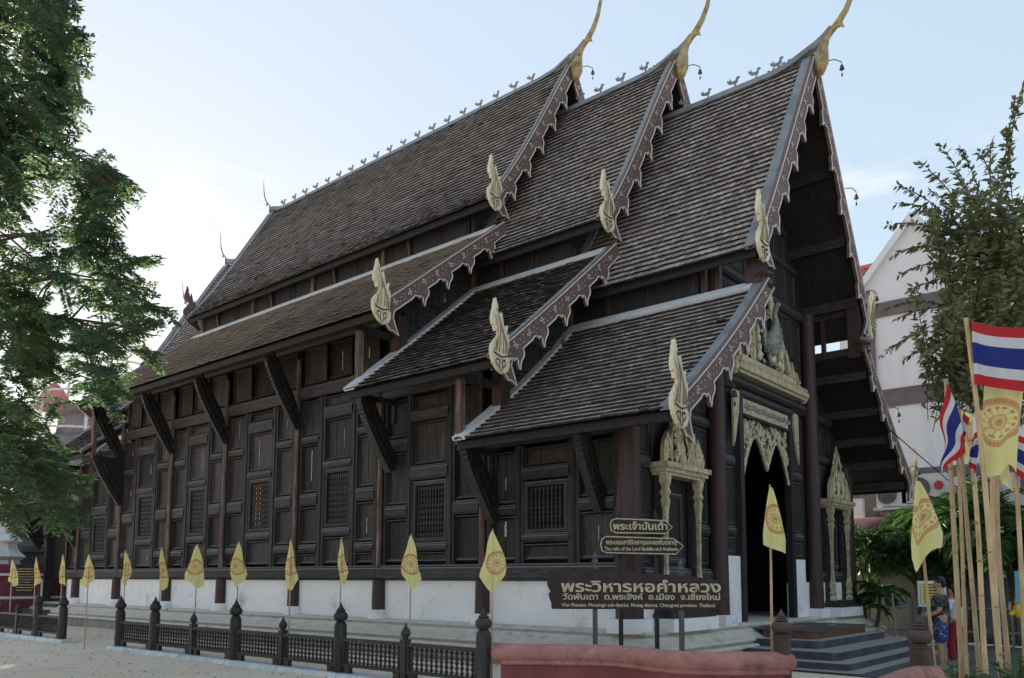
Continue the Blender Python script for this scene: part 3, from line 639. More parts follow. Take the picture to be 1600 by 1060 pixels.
m.build('facade_wall', [WOOD], hall)
for a, b, z1 in ((-HW, -2.35, 1.62), (2.35, HW, 1.62)): m = MB(); m.box(XF-.16, XF+.0, YC+a, YC+b, .7, z1); m.build('base_wall', [PLAST], hall)
for a, b in ((-2.33, -1.5), (1.5, 2.33)): m = MB(); m.box(XF-.16, XF+.02, YC+a, YC+b, .7, 2.2); m.build('door_pier', [PLAST], hall)
FX = XF-.06
for sd in (-1, 1):
    def span(a, b): return (YC+sd*b, YC+sd*a) if sd < 0 else (YC+a, YC+b)
    def pn(a, b, z0, z1): p, q = span(a, b); panel(p, q, z0, z1, 'y', FX)
    def rl(a, b, z0, z1, out=.08): p, q = span(a, b); rail(p, q, z0, z1, 'y', FX, out)
    rl(2.95, 5.7, 1.63, 1.9, .12)
    for a, b in ((2.98, 3.62), (5.38, 5.75)):
        for z0, z1 in ((1.98, 2.55), (2.85, 3.75), (4.05, 4.85)): pn(a, b, z0, z1)
        rl(a-.02, b+.02, 2.58, 2.82); rl(a-.02, b+.02, 3.78, 4.02)
    for z0, z1 in ((2.28, 2.62), (2.9, 4.2), (4.5, 5.75)): pn(1.72, 2.3, z0, z1)
    rl(1.7, 2.32, 2.65, 2.87); rl(1.7, 2.32, 4.23, 4.47)
    pn(3.75, 5.25, 4.0, 4.8)
    rl(2.95, 5.6, 4.9, 5.12, .1)
    pn(2.98, 3.7, 5.2, 5.95); pn(3.85, 4.6, 5.2, 5.85)
    rl(1.55, 4.6, 6.0, 6.25, .12)
    pn(3.0, 3.75, 6.32, 6.9)
    for z0, z1 in ((6.35, 7.3), (7.5, 8.5)): pn(.12, .9, z0, z1); pn(1.05, 1.75, z0, z1); pn(1.9, 2.55, z0, z1)
    rl(0.0, 3.1, 8.62, 8.86, .12)
    for z0, z1, w_ in ((8.95, 9.8, 2.35), (10.0, 10.7, 1.75), (11.0, 11.7, 1.1)):
        n = max(1, int(w_/.62))
        for i in range(n): pn(.08+i*w_/n, (i+1)*w_/n-.06, z0, z1)
        rl(0.0, w_, z1+.04, z1+.18, .09)
    for y in (1.58,):
        p, q = span(1.36, 1.56); stile(p, q, .72, 5.95, 'y', XF-.02, .10, WOOD, 'door_post')
    for y, rr, z1, nm in ((2.78, .19, 8.8, 'inner'), (5.98, .24, 5.0, 'corner')):
        m = MB(); m.lathe([(rr*1.08, .92), (rr*1.02, 2.5), (rr*.93, z1)], (XF+.10 if nm == 'inner' else XF-.12, YC+sd*y, 0), 20); m.build('round_column', [MAROON], hall, smooth=True)
        m = MB(); c_ = (XF+.10 if nm == 'inner' else XF-.12, YC+sd*y, 0)
        if nm == 'inner': m.box(c_[0]-.30, c_[0]+.26, c_[1]-.28, c_[1]+.28, .70, .94)
        else: m.lathe([(.42, .70), (.42, .92), (.40, .955), (.2, .956)], c_, 24)
        m.build('column_base', [PLAST], hall, smooth=(nm != 'inner'))
rail(YC-1.57, YC+1.57, 5.85, 6.05, 'y', XF-.0, .12, 'door_lintel')
rail(YC-2.4, YC+2.4, 6.08, 6.28, 'y', XF-.0, .16, 'door_lintel')
# dark hall interior seen through the door
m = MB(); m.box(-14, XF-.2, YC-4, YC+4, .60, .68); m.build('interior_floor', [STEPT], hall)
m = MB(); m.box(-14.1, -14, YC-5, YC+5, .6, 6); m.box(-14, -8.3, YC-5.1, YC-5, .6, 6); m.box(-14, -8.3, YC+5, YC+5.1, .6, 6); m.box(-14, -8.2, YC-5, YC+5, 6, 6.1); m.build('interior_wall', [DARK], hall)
# ---- gilded carving
def leafpoly(h, w, lean=0, n=9):
    L_ = []; Rr = []
    for i in range(n+1):
        t = i/n; ww = w*.5*math.sin(math.pi*min(1, t*.9+.1))**.8*(1-t*.55); cx = lean*h*t*t+.12*w*math.sin(t*6)
        if i == n: L_.append((cx, h)); break
        L_.append((cx-ww, h*t)); Rr.append((cx+ww, h*t))
    return L_+Rr[::-1]
def rimleaf(m, X, Y, Z, h, w, lean=0, th=.026):
    p = leafpoly(h, w, lean, 12); m.tube([(X+.03, Y+a, Z+b) for a, b in p], th, 5, cap=False)
def spiral(m, X, Y, Z, r, sg, turns=1.4, th=.03):
    pts = []
    for i in range(12):
        t = i/11; an = sg*turns*2*math.pi*t; rr = r*(1-.85*t); pts.append((X, Y+rr*math.cos(an), Z+rr*math.sin(an)))
    m.tube(pts, [th*(1-.5*i/11) for i in range(12)], 5)
def carved(m, X, y0, y1, zb, top, n, seed=1):
    """field of scrolls and flame leaves under the curve top(y)"""
    rn = random.Random(seed)
    for i in range(n):
        y = y0+(y1-y0)*rn.random(); zt = top(y)
        if zt-zb < .12: continue
        z = zb+(zt-zb)*rn.random()*.85
        if rn.random() < .5: spiral(m, X+.02+.03*rn.random(), y, z, .05+.06*rn.random(), rn.choice((-1, 1)), th=.022)
        else:
            h = .16+.16*rn.random(); m.prism(leafpoly(h, h*.5, (y-(y0+y1)/2)/(y1-y0)*.9), (X+.02+.03*rn.random(), y, z-.05), (0, 1, 0), (0, 0, 1), (1, 0, 0), .04)
for sd in (-1, 1):
    yc = YC+sd*4.5; m = MB(); X = -7.78
    # cornice
    for e, z0, z1 in ((.0, 3.66, 3.72), (.05, 3.72, 3.80), (.10, 3.80, 3.90)): m.box(XF-.02, X+.06+e, yc-.80-e, yc+.80+e, z0, z1)
    o = m.build('gilt_cornice', [GOLD], hall)
    m = MB(); prf = [(.10, 1.12), (.11, 1.2), (.075, 1.27), (.11, 1.33), (.07, 1.4), (.10, 1.55), (.055, 1.75), (.045, 2.0), (.05, 2.6), (.065, 3.0), (.10, 3.18), (.07, 3.25), (.115, 3.33), (.075, 3.42), (.12, 3.55), (.12, 3.66)]
    for s_ in (-1, 1): m.lathe(prf, (X-.03, yc+s_*.66, 0), 4, rot=math.pi/4)
    m.build('gilt_post', [GOLD], o)
    m = MB()
    for s_ in (-1, 1): m.box(XF-.02, X-.12, yc+s_*.66-.07, yc+s_*.66+.07, 1.0, 3.66)
    m.build('surround_jamb', [BLACKW], o)
    m = MB(); m.lathe([(1.0, .95), (1.04, .98), (.98, 1.05), (.9, 1.06), (.86, 1.12), (.2, 1.12)], (XF+.05, yc, 0), 4, rot=math.pi/4, sq=1); m.build('lotus_base', [BLACKW], hall) if False else None
    m = MB(); m.box(XF, X+.22, yc-.86, yc+.86, .95, 1.03); m.box(XF, X+.16, yc-.80, yc+.80, 1.03, 1.08); m.box(XF, X+.1, yc-.76, yc+.76, 1.08, 1.13); m.build('lotus_base', [BLACKW], hall)
    m = MB(); m.box(XF-.1, X+.25, yc-.9, yc+.9, .70, .945); m.build('surround_plinth', [PLAST], hall)
    # crown
    m = MB(); top = lambda y, yc=yc: 3.9+1.45*max(0, 1-abs(y-yc)/.72)**.75
    out = [(yc-.70, 3.9)]+[(yc-.7+1.4*i/24, top(yc-.7+1.4*i/24)-.12+(.07 if i % 2 else 0)) for i in range(1, 24)]+[(yc+.70, 3.9)]
    m.prism(out, (X-.06, 0, 0), (0, 1, 0), (0, 0, 1), (1, 0, 0), .07)
    cr = m.build('gilt_crown', [BLACKW], o)
    m = MB(); carved(m, X-.01, yc-.6, yc+.6, 3.95, lambda y, yc=yc: top(y)-.15, 46, 3+sd)
    rimleaf(m, X-.01, yc, 3.92, 1.25, .62); rimleaf(m, X+.01, yc, 3.94, .75, .36)
    for s_ in (-1, 1): rimleaf(m, X+.0, yc+s_*.40, 3.92, .8, .36, -s_*.12)
    for q in range(11):
        t = (q+.5)/11; y = yc-.66+1.32*t; zz = top(y)-.22; m.prism(leafpoly(.30, .13, (t-.5)*-.6), (X-.04, y, zz), (0, 1, 0), (0, 0, 1), (1, 0, 0), .06)
    for s_ in (-1, 1): m.prism(leafpoly(.62, .24, -s_*.25), (X-.01, yc+s_*.74, 3.9), (0, 1, 0), (0, 0, 1), (1, 0, 0), .09)
    m.build('gilt_leaf', [GOLD], cr)
    window(yc-.38, yc+.38, 2.15, 3.35, 'y', FX, 8)
    panel(yc-.38, yc+.38, 1.98, 2.12, 'y', FX) if False else rail(yc-.45, yc+.45, 1.95, 2.12, 'y', FX, .06)
    panel(yc-.4, yc+.4, 1.66, 1.93, 'y', FX)
# door frieze and double arch
m = MB(); X = XF+.06; m.box(XF-.02, X, YC-1.33, YC+1.33, 5.50, 5.84); fr = m.build('door_frieze', [GOLD], hall)
m = MB()
for i in range(9):
    y = YC-1.2+i*.3; m.ball((X, y, 5.68), (.04, .07, .07), 8); spiral(m, X+.01, y+.15, 5.68, .07, 1 if i % 2 else -1)
m.build('frieze_flower', [PEARL], fr)
rail(YC-1.34, YC+1.34, 5.40, 5.50, 'y', XF-.0, .11, 'frieze_moulding')
def arch(y):
    t = abs(y-YC)/1.33
    return 4.95-.75*max(0, 1-t*2.6)**1.0-(.85*max(0, (t-.62)/.38)**1.5) if t > .0 else 4.2
n = 40; low = []
for i in range(n+1):
    y = YC-1.33+2.66*i/n; t = abs(y-YC)/1.33
    z = 5.02-.72*max(0, 1-t/.42)**1.3-.95*max(0, (t-.5)/.5)**1.6; low.append((y, z+(.03 if i % 2 else 0)))
m = MB(); m.prism([(YC-1.33, 5.4), (YC+1.33, 5.4)]+low[::-1], (XF-.02, 0, 0), (0, 1, 0), (0, 0, 1), (1, 0, 0), .06); ar = m.build('door_arch', [BLACKW], hall)
m = MB()
for i in range(110):
    y = YC-1.28+2.56*R(); z0 = np.interp(y, [a for a, b in low], [b for a, b in low]); z = z0+.06+(5.36-z0-.06)*R()
    if R() < .6: spiral(m, XF+.03, y, z, .05+.05*R(), 1 if R() < .5 else -1, th=.026)
    else: h = .15+.1*R(); m.prism(leafpoly(h, h*.5, R()-.5), (XF+.03, y, z-h*.5), (0, 1, 0), (0, 0, 1), (1, 0, 0), .04)
m.tube([(XF+.03, a, b) for a, b in low], .04, 5); m.tube([(XF+.03, a, b+.13) for a, b in low], .02, 5)
m.build('arch_scroll', [GOLD], ar)
# peacock pediment above the door
X = XF+.18; m = MB()
m.box(XF-.02, XF+.30, YC-1.95, YC+1.95, 6.30, 6.38); m.box(XF-.02, XF+.36, YC-2.05, YC+2.05, 6.38, 6.50); m.box(XF-.02, XF+.28, YC-1.85, YC+1.85, 6.50, 6.64); m.box(XF-.02, XF+.20, YC-1.6, YC+1.6, 6.64, 6.80)
for i in range(60): y = YC-1.8+3.6*i/59; m.box(XF+.28, XF+.305, y-.018, y+.018, 6.52, 6.62)
for s_ in (-1, 1): m.lathe([(.05, -.3), (.13, -.2), (.15, -.1), (.1, -.02), (.14, .04), (.06, .1)], (XF+.2, YC+s_*2.05, 6.55), 8)
pb = m.build('pediment_ledge', [GOLD], hall)
top = lambda y: 6.85+2.35*max(0, 1-abs(y-YC)/1.35)**.55
m = MB(); m.prism([(YC-1.15, 6.8)]+[(YC-1.15+2.3*i/26, top(YC-1.15+2.3*i/26)-.2+(.1 if i % 2 else 0)) for i in range(1, 26)]+[(YC+1.15, 6.8)], (XF+.02, 0, 0), (0, 1, 0), (0, 0, 1), (1, 0, 0), .06)
m.build('carving_ground', [BLACKW], pb)
m = MB()
for q in range(15):
    t = (q+.5)/15; y = YC-1.15+2.3*t; m.prism(leafpoly(.46, .20, (t-.5)*-.6), (XF+.07, y, top(y)-.42), (0, 1, 0), (0, 0, 1), (1, 0, 0), .07); spiral(m, XF+.12, y, top(y)-.30, .05, 1, th=.016)
for s_ in (-1, 1):
    for a, h_ in ((1.35, .85), (1.66, .60), (1.92, .40)): m.prism(leafpoly(h_, h_*.42, -s_*.2), (XF+.1, YC+s_*a, 6.66), (0, 1, 0), (0, 0, 1), (1, 0, 0), .1); spiral(m, XF+.16, YC+s_*a, 6.66+h_*.3, h_*.14, s_)
    for a, z, h_ in ((.62, 6.85, 1.3), (.86, 6.85, .95), (.42, 7.9, .8), (.25, 8.35, .6)): rimleaf(m, XF+.09, YC+s_*a, z, h_, h_*.24, -s_*.08, .03); spiral(m, XF+.12, YC+s_*a, z+h_*.35, h_*.09, s_, th=.022)
carved(m, XF+.08, YC-1.0, YC+1.0, 6.9, lambda y: top(y)-.4, 60, 8)
m.build('flame_carving', [GOLD], pb)
m = MB(); B0 = 7.36   # the bird, breast to the front, wings half raised
m.ball((X+.06, YC, B0), (.20, .27, .34), 16); m.tube([(X+.10, YC, B0+.22), (X+.18, YC, B0+.5), (X+.14, YC+.02, B0+.75), (X+.2, YC, B0+.92)], [.15, .085, .06, .07], 10); m.ball((X+.22, YC, B0+.95), (.09, .065, .07), 8)
for s_ in (-1, 1):
    m.tube([(X+.04, YC+s_*.12, B0-.25), (X+.06, YC+s_*.14, 6.95), (X+.12, YC+s_*.15, 6.83)], [.06, .045, .055], 8)
    for q in range(5): m.prism(leafpoly(1.0-.12*q, .15, s_*.10), (X+.0+.02*q, YC+s_*(.22+.07*q), B0-.22+.06*q), (0, 1, 0), (0, 0, 1), (1, 0, 0), .05)
for q in range(40):
    an = 6.28*R(); el = R()*2-1; rr = math.sqrt(1-el*el); m.ball((X+.06+.20*abs(rr*math.cos(an)), YC+.26*rr*math.sin(an), B0+.32*el), .026, 5)
m.build('bird_figure', [PEARL], pb)
for s_ in (-1, 1):
    m = MB()
    for q in range(4): m.ball((X, YC+s_*(.60+.03*q), 6.98+.2*q), (.07, .11-.02*q, .13), 8)
    m.tube([(X+.04, YC+s_*.62, 7.55), (X+.06, YC+s_*.5, 7.7), (X+.04, YC+s_*.48, 7.9)], [.05, .04, .02], 6); m.build('side_figure', [GOLD], pb)
m = MB(); m.ball((X+.06, YC, 6.98), (.1, .11, .15), 10); m.build('lotus_bud', [GOLD], pb)
for s_ in (-1, 1):
    m = MB(); m.prism([(0, 0), (.0, -1.3), (.10, -1.1), (.28, -.5), (.34, 0)] if s_ < 0 else [(0, 0), (-.34, 0), (-.28, -.5), (-.10, -1.1), (0, -1.3)], (XF+.08, YC+s_*1.58-(.34 if s_ < 0 else -.34), 5.95), (0, 1, 0), (0, 0, 1), (1, 0, 0), .05); m.build('gilt_corbel', [GOLD], hall)
# ================================================================ plinth and steps
m = MB(); PR = [(.02, .742), (.26, .732), (.29, .71), (.29, .675), (.25, .665), (.25, .635), (.33, .625), (.36, .59), (.44, .53), (.53, .48), (.60, .455), (.62, .42), (.60, .39), (.55, .38), (.55, .355), (.68, .345), (.70, .31), (.70, .28), (.64, .27), (.64, .0)]
def ringloft(m, PR, x0, x1, y0, y1, mi=None):
    n = len(PR); vs = []
    for o, z in PR: vs += [(x0-o, y0-o, z), (x1+o, y0-o, z), (x1+o, y1+o, z), (x0-o, y1+o, z)]
    for i in range(n-1):
        for k in range(4): m.add([vs[i*4+k], vs[i*4+(k+1) % 4], vs[i*4+4+(k+1) % 4], vs[i*4+4+k]], [(0, 3, 2, 1)], mi=(1 if (i == n-2 and k == 0) else 0))
ringloft(m, PR, -36.0, XF+.05, YW, YC+HW)
m.add([(-36, YW, .74), (XF+.07, YW, .74), (XF+.07, YC+HW, .74), (-36, YC+HW, .74)], [(0, 1, 2, 3)])
m.build('plinth', [PLINTH, PLINTHLOW], hall)
def step(name, x1, y0, y1, z1, mt_, x0=-7.4, z0=0):
    m = MB(); r_ = .12
    p = [(x0, y0), (x1-r_, y0), (x1-r_*.3, y0+r_*.3), (x1, y0+r_), (x1, y1-r_), (x1-r_*.3, y1-r_*.3), (x1-r_, y1), (x0, y1)]
    m.prism(p, (0, 0, (z0+z1)/2), (1, 0, 0), (0, 1, 0), (0, 0, 1), z1-z0); return m.build(name, [mt_], hall)
step('landing', -6.28, 17.1, 20.5, .61, STEPT, z0=.45); m = MB(); m.box(-8.0, -6.27, 17.08, 20.52, .61, .635); m.build('landing_slab', [PAVE], hall)
step('step', -6.0, 16.6, 21.0, .45, STEP, z0=.3); step('step', -5.42, 15.9, 21.6, .30, STEP, z0=.15, x0=-7.3); step('step', -5.05, 15.4, 22.1, .15, STEP, z0=.03, x0=-7.3); step('step', -4.75, 15.05, 22.4, .03, STEP, x0=-7.3)
# rear side door
m = MB()
for x in (XD0-.12, XD1): m.box(x, x+.14, YW-.08, YW+.2, .75, 3.9)
m.box(XD0-.12, XD1+.14, YW-.08, YW+.2, 3.9, 4.3); m.build('side_door_frame', [WOOD], hall)
for z0, z1 in ((2.05, 2.9), (3.2, 4.3)): panel(-33.2, -32.5, z0, z1)
m = MB(); m.box(XD0-.5, XD1+.3, 12.15, 12.6, 0, .48); m.box(XD0-.5, XD1+.3, 11.8, 12.15, 0, .28); m.box(XD0-.5, XD1+.3, 12.6, 13.0, 0, .7); m.build('side_step', [STEP], hall)
m = MB(); m.prism([(0, 0), (0, .75), (.25, .75), (1.3, 0)], (XD0-.55, 13.0, 0), (0, -1, 0), (0, 0, 1), (1, 0, 0), .2); m.build('stair_cheek', [PLINTH], hall)
# ================================================================ ground
from mathutils import geometry
def sheet(name, x0, x1, y0, y1, z, mt_, n=60, amp=0, kind='structure'):
    m = MB(); vs = []
    for j in range(n+1):
        for i in range(n+1):
            x = x0+(x1-x0)*i/n; y = y0+(y1-y0)*j/n; vs.append((x, y, z+amp*noise.noise(Vector((x*.6, y*.6, 0)))+amp*.4*noise.noise(Vector((x*2.7, y*2.7, 3)))))
    m.add(vs, [(j*(n+1)+i, j*(n+1)+i+1, (j+1)*(n+1)+i+1, (j+1)*(n+1)+i) for j in range(n) for i in range(n)])
    return m.build(name, [mt_], None, kind=kind, smooth=True)
sheet('ground', -600, 500, -400, 700, -.03, SAND, 4)
sheet('courtyard_sand', -60, 6, 2, 30, -.012, SAND, 260, .016)
sheet('paving', -6.9, 14, 15.0, 40, .012, PAVE, 10)
# loose pebbles and litter on the sand
m = MB()
for i in range(1500):
    x = -30+26*R(); y = 3.5+9*R(); r_ = .006+.014*R()**2
    m.add([(x-r_, y-r_, 0), (x+r_, y-r_*.7, 0), (x+r_*.8, y+r_, 0), (x-r_, y+r_, 0), (x, y, r_*1.2)], [(0, 1, 4), (1, 2, 4), (2, 3, 4), (3, 0, 4)])
m.build('pebble', [PLINTHLOW], None, kind='stuff')

P_ = MB()
for i in range(420):
    x = -30+27*R(); y = 4+8.3*R(); a = 6.28*R(); l = .03+.035*R(); c_, s_ = math.cos(a)*l, math.sin(a)*l
    P_.add([(x-c_, y-s_, .006), (x-s_*.4, y+c_*.4, .012+.012*R()), (x+c_, y+s_, .008+.02*R()), (x+s_*.4, y-c_*.4, .012)], [(0, 1, 2, 3)])
P_.build('fallen_leaf', [mat('dry_leaf', (.16, .10, .045), (.30, .22, .09), 3, tone=.4)], None, kind='stuff')
# ================================================================ low fence
FY = 8.95
KN = [(.085, 0), (.085, .02), (.06, .035), (.10, .055), (.125, .10), (.12, .15), (.09, .19), (.07, .20), (.085, .215), (.07, .235), (.05, .245), (.055, .26), (.035, .275), (.03, .30), (.012, .34), (.002, .37)]
KB = [(.045, 0), (.045, .03), (.05, .04), (.075, .07), (.08, .10), (.06, .15), (.035, .19), (.02, .22), (.004, .27)]
m = MB(); m.lathe([(.105, 0), (.11, .75), (.105, .80), (.09, .82), (.085, .82)]+[(r_, z+.82) for r_, z in KN], n=18); TALLP = m.mesh('tall_post', [FENCEW], smooth=True)
m = MB(); m.box(-.055, .055, -.055, .055, 0, .62); m.box(-.065, .065, -.065, .065, .60, .64); m.lathe([(r_, z+.64) for r_, z in KB], n=14); SHORTP = m.mesh('short_post', [FENCEW], smooth=True)
def fence_run(fn, xs, zb=.08):
    """xs: list of (x, tall?)"""
    for x, tall in xs:
        inst(TALLP if tall else SHORTP, 'post', fn, (x, FY, zb), 0, (1, 1, 1.0 if tall else .98))
    for (xa, ta), (xb, tb) in zip(xs, xs[1:]):
        a = xa+(.105 if ta else .055); b = xb-(.105 if tb else .055)
        m = MB(); m.box(a, b, FY-.045, FY+.045, .52+zb, .575+zb); m.build('top_rail', [FENCEW], fn)
        m = MB(); m.box(a, b, FY-.04, FY+.04, .10+zb, .15+zb); m.box(a+.001, a+.05, FY-.03, FY+.03, .15+zb, .52+zb); m.box(b-.05, b-.001, FY-.03, FY+.03, .15+zb, .52+zb)
        m.build('bottom_rail', [FENCEW], fn)
        for x in (a+.12, b-.12):
            m = MB(); m.prism([(-.09, 0), (-.07, .03), (-.07, .07), (-.09, .10), (.09, .10), (.07, .07), (.07, .03), (.09, 0)], (x, FY, zb-.005), (1, 0, 0), (0, 0, 1), (0, 1, 0), .08); m.build('foot_block', [FENCEW], fn)
        n = 13; w_ = b-a-.1
        for i in range(n): inst(FBAL, 'baluster', fn, (a+.05+w_*(i+.5)/n, FY, zb+.15), None, (1, 1, .37))
_b = MB(); pr = [(.018, 0)]
for i in range(5): pr += [(.016, .02+i*.2), (.034, .06+i*.2), (.034, .10+i*.2), (.014, .15+i*.2), (.022, .17+i*.2), (.014, .19+i*.2)]
_b.lathe(pr+[(.018, 1)], n=6); FBAL = _b.mesh('fence_baluster', [FENCEW], smooth=True)
f1 = thing('wooden_fence', 'long run of low dark baluster fence, right of the gap in the sand', 'fence', (-14, FY, .08), 'low baluster fences')
fence_run(f1, [(-19.75, 1), (-18.05, 1), (-16.36, 0), (-14.74, 1), (-13.13, 0), (-11.44, 1), (-9.79, 0), (-8.12, 1)])
f2 = thing('wooden_fence', 'shorter stretch of dark baluster fence at the left edge, by the side door', 'fence', (-26, FY, .08), 'low baluster fences')
fence_run(f2, [(-28.0, 1), (-26.3, 0), (-24.95, 1), (-23.1, 1)] if False else [(-27.6, 0), (-26.2, 0), (-24.75, 1), (-23.05, 1)])
def kerb(name, x0, x1, label):
    m = MB(); n = int((x1-x0)/1.6); 
    for i in range(n):
        a = x0+(x1-x0)*i/n+.01; b = x0+(x1-x0)*(i+1)/n-.01; j = .012*(R()-.5)
        m.add([(a, FY-.22+j, -.03), (b, FY-.22+j, -.03), (b, FY-.17+j, .075), (a, FY-.17+j, .07), (a, FY+.17, .075), (b, FY+.17, .07), (b, FY+.2, -.03), (a, FY+.2, -.03)], [(0, 1, 2, 3), (3, 2, 5, 4), (4, 5, 6, 7), (0, 3, 4, 7), (1, 6, 5, 2)])
    o = m.build(name, [KERB]); tag(o, label, 'kerb', 'whitewashed fence footings'); return o
kerb('fence_footing', -20.05, -7.8, 'whitewashed footing under the longer low fence'); kerb('fence_footing', -29.5, -22.6, 'whitewashed footing under the short left fence')

# ================================================================ flags
def uvcloth(name, P_, nu, nv, mt_, parent, uvf=None):
    """P_(u,v)->point; uv kept"""
    me = bpy.data.meshes.new(name); off = OFF[parent.name]
    vs = [Vector(P_(i/nu, j/nv))-off for j in range(nv+1) for i in range(nu+1)]
    fs = [(j*(nu+1)+i, j*(nu+1)+i+1, (j+1)*(nu+1)+i+1, (j+1)*(nu+1)+i) for j in range(nv) for i in range(nu)]
    me.from_pydata([tuple(v) for v in vs], [], fs); me.materials.append(mt_)
    uvl = me.uv_layers.new(name='UVMap')
    for p in me.polygons:
        p.use_smooth = True
        for li in p.loop_indices:
            vi = me.loops[li].vertex_index; q_ = ((vi % (nu+1))/nu, (vi//(nu+1))/nv); uvl.data[li].uv = uvf(*q_) if uvf else q_
    o = bpy.data.objects.new(name, me); COL.objects.link(o); o.parent = parent; OFF[o.name] = off; return o
def clothmat(name, kind):
    m = bpy.data.materials.new(name); m.use_nodes = True; t = m.node_tree; N = t.nodes; L = t.links; b = N['Principled BSDF']; b.inputs['Roughness'].default_value = .7; b.inputs['Specular IOR Level'].default_value = .15
    tc = N.new('ShaderNodeTexCoord'); sp = N.new('ShaderNodeSeparateXYZ'); L.new(tc.outputs['UV'], sp.inputs[0])
    def M_(op, a, b_=None):
        n = N.new('ShaderNodeMath'); n.operation = op
        for i, q in enumerate((a, b_)):
            if q is None: continue
            if isinstance(q, (int, float)): n.inputs[i].default_value = q
            else: L.new(q, n.inputs[i])
        return n.outputs[0]
    if kind == 'thai':
        r = N.new('ShaderNodeValToRGB'); r.color_ramp.interpolation = 'CONSTANT'; e = r.color_ramp.elements
        red = (.50, .035, .05, 1); wh = (.66, .67, .72, 1); bl = (.03, .045, .24, 1)
        e[0].position = 0; e[0].color = red; e[1].position = 1/6; e[1].color = wh
        for p, c in ((2/6, bl), (4/6, wh), (5/6, red)): q = e.new(p); q.color = c
        L.new(sp.outputs[1], r.inputs[0]); c = r.outputs[0]
    else:
        x = M_('SUBTRACT', sp.outputs[0], .5); y = M_('MULTIPLY', M_('SUBTRACT', sp.outputs[1], .5), 1.0 if kind != 'big' else 1.0)
        x = M_('MULTIPLY', x, 1.35)
        rad = M_('SQRT', M_('ADD', M_('MULTIPLY', x, x), M_('MULTIPLY', y, y))); ang = M_('ARCTAN2', y, x)
        def ring(a, b_): return M_('MULTIPLY', M_('GREATER_THAN', rad, a), M_('LESS_THAN', rad, b_))
        def dots(k, th): return M_('GREATER_THAN', M_('SINE', M_('MULTIPLY', ang, k)), th)
        outer = ring(.27, .345); line1 = ring(.25, .26); 
        o1 = M_('MULTIPLY', outer, M_('SUBTRACT', 1.0, M_('MULTIPLY', M_('MULTIPLY', ring(.285, .30), dots(48, 0)), .6)))
        o1 = M_('MULTIPLY', o1, M_('SUBTRACT', 1.0, M_('MULTIPLY', M_('MULTIPLY', ring(.315, .33), dots(48, 0)), .6)))
        sp1 = M_('MULTIPLY', ring(.19, .225), dots(12, -.2)); sp2 = M_('MULTIPLY', ring(.12, .19), dots(12, .75)); r2 = ring(.085, .12); hub = M_('LESS_THAN', rad, .05); r3 = ring(.06, .07)
        tot = M_('MAXIMUM', M_('MAXIMUM', M_('MAXIMUM', o1, line1), M_('MAXIMUM', sp1, M_('MULTIPLY', sp2, .5))), M_('MAXIMUM', M_('MULTIPLY', r2, .7), M_('MAXIMUM', hub, r3)))
        tot = M_('MULTIPLY', tot, .8)
        mx = N.new('ShaderNodeMixRGB'); L.new(tot, mx.inputs[0]); mx.inputs[1].default_value = (.82, .77, .36, 1); mx.inputs[2].default_value = (.55, .20, .09, 1); c = mx.outputs[0]
    L.new(c, b.inputs['Base Color'])
    wv = N.new('ShaderNodeTexNoise'); wv.inputs['Scale'].default_value = 7; bn = N.new('ShaderNodeBump'); bn.inputs['Strength'].default_value = .35; bn.inputs['Distance'].default_value = .02; L.new(tc.outputs['Object'], wv.inputs[0]); L.new(wv.outputs[0], bn.inputs['Height']); L.new(bn.outputs[0], b.inputs['Normal'])
    tr = N.new('ShaderNodeBsdfTranslucent'); ms = N.new('ShaderNodeMixShader'); ms.inputs[0].default_value = .42; L.new(c, tr.inputs[0]); L.new(b.outputs[0], ms.inputs[1]); L.new(tr.outputs[0], ms.inputs[2]); L.new(ms.outputs[0], N['Material Output'].inputs[0])
    return m
YEL = clothmat('yellow_flag_cloth', 'wheel'); THAI = clothmat('striped_flag_cloth', 'thai')
def limp(parent, top, h, w_, dirv, seed, mt_=YEL, drop=.62, spread=.42, nu=22, nv=20, droopf=None):
    """limp flag: hoist on the pole, fly end fallen; folds"""
    rn = random.Random(seed); D = Vector(dirv).normalized(); Nn = D.cross(Vector((0, 0, 1))).normalized(); ph = rn.random()*6; k = 1.5+rn.random()*1.2
    def P_(u, v):
        v2 = 1-v
        x = spread*w_*(u**.9)*(.30+.70*v2**.6); z = -v2*h-drop*w_*u*(1-.15*v2)-.03*math.sin(u*5+ph)
        f = .085*w_*math.sin(u*k*6.28+ph+v2*1.0)*min(1, u*3)*(.35+.65*v2)
        return Vector(top)+D*(x+.25*f)+Nn*f+Vector((0, 0, z))
    return uvcloth('flag_cloth', P_, nu, nv, mt_, parent)
SMALL = [(20, 875, 917), (57, 872, 917), (99, 868, 917), (140, 868, 920), (197, 862, 918), (253, 857, 922), (309, 852, 920), (374, 848, 920), (455, 845, 922), (534, 843, 917), (643, 837, 924), (770, 830, 925)]
WH = ['far left edge, in front of the dark stupa plinth', 'second from the left edge, beside the engraved plaque', 'in front of the dark side doorway', 'alone in the gap of the fence on its own stick', 'just inside the left end of the long fence', 'behind the second tall fence post', 'above the first short fence post of the long run', 'behind the third tall post of the long run', 'above the second short post of the long run', 'behind the fourth tall post, folded narrow', 'above the third short post, left of the red wall', 'behind the last tall post beside the red wall']
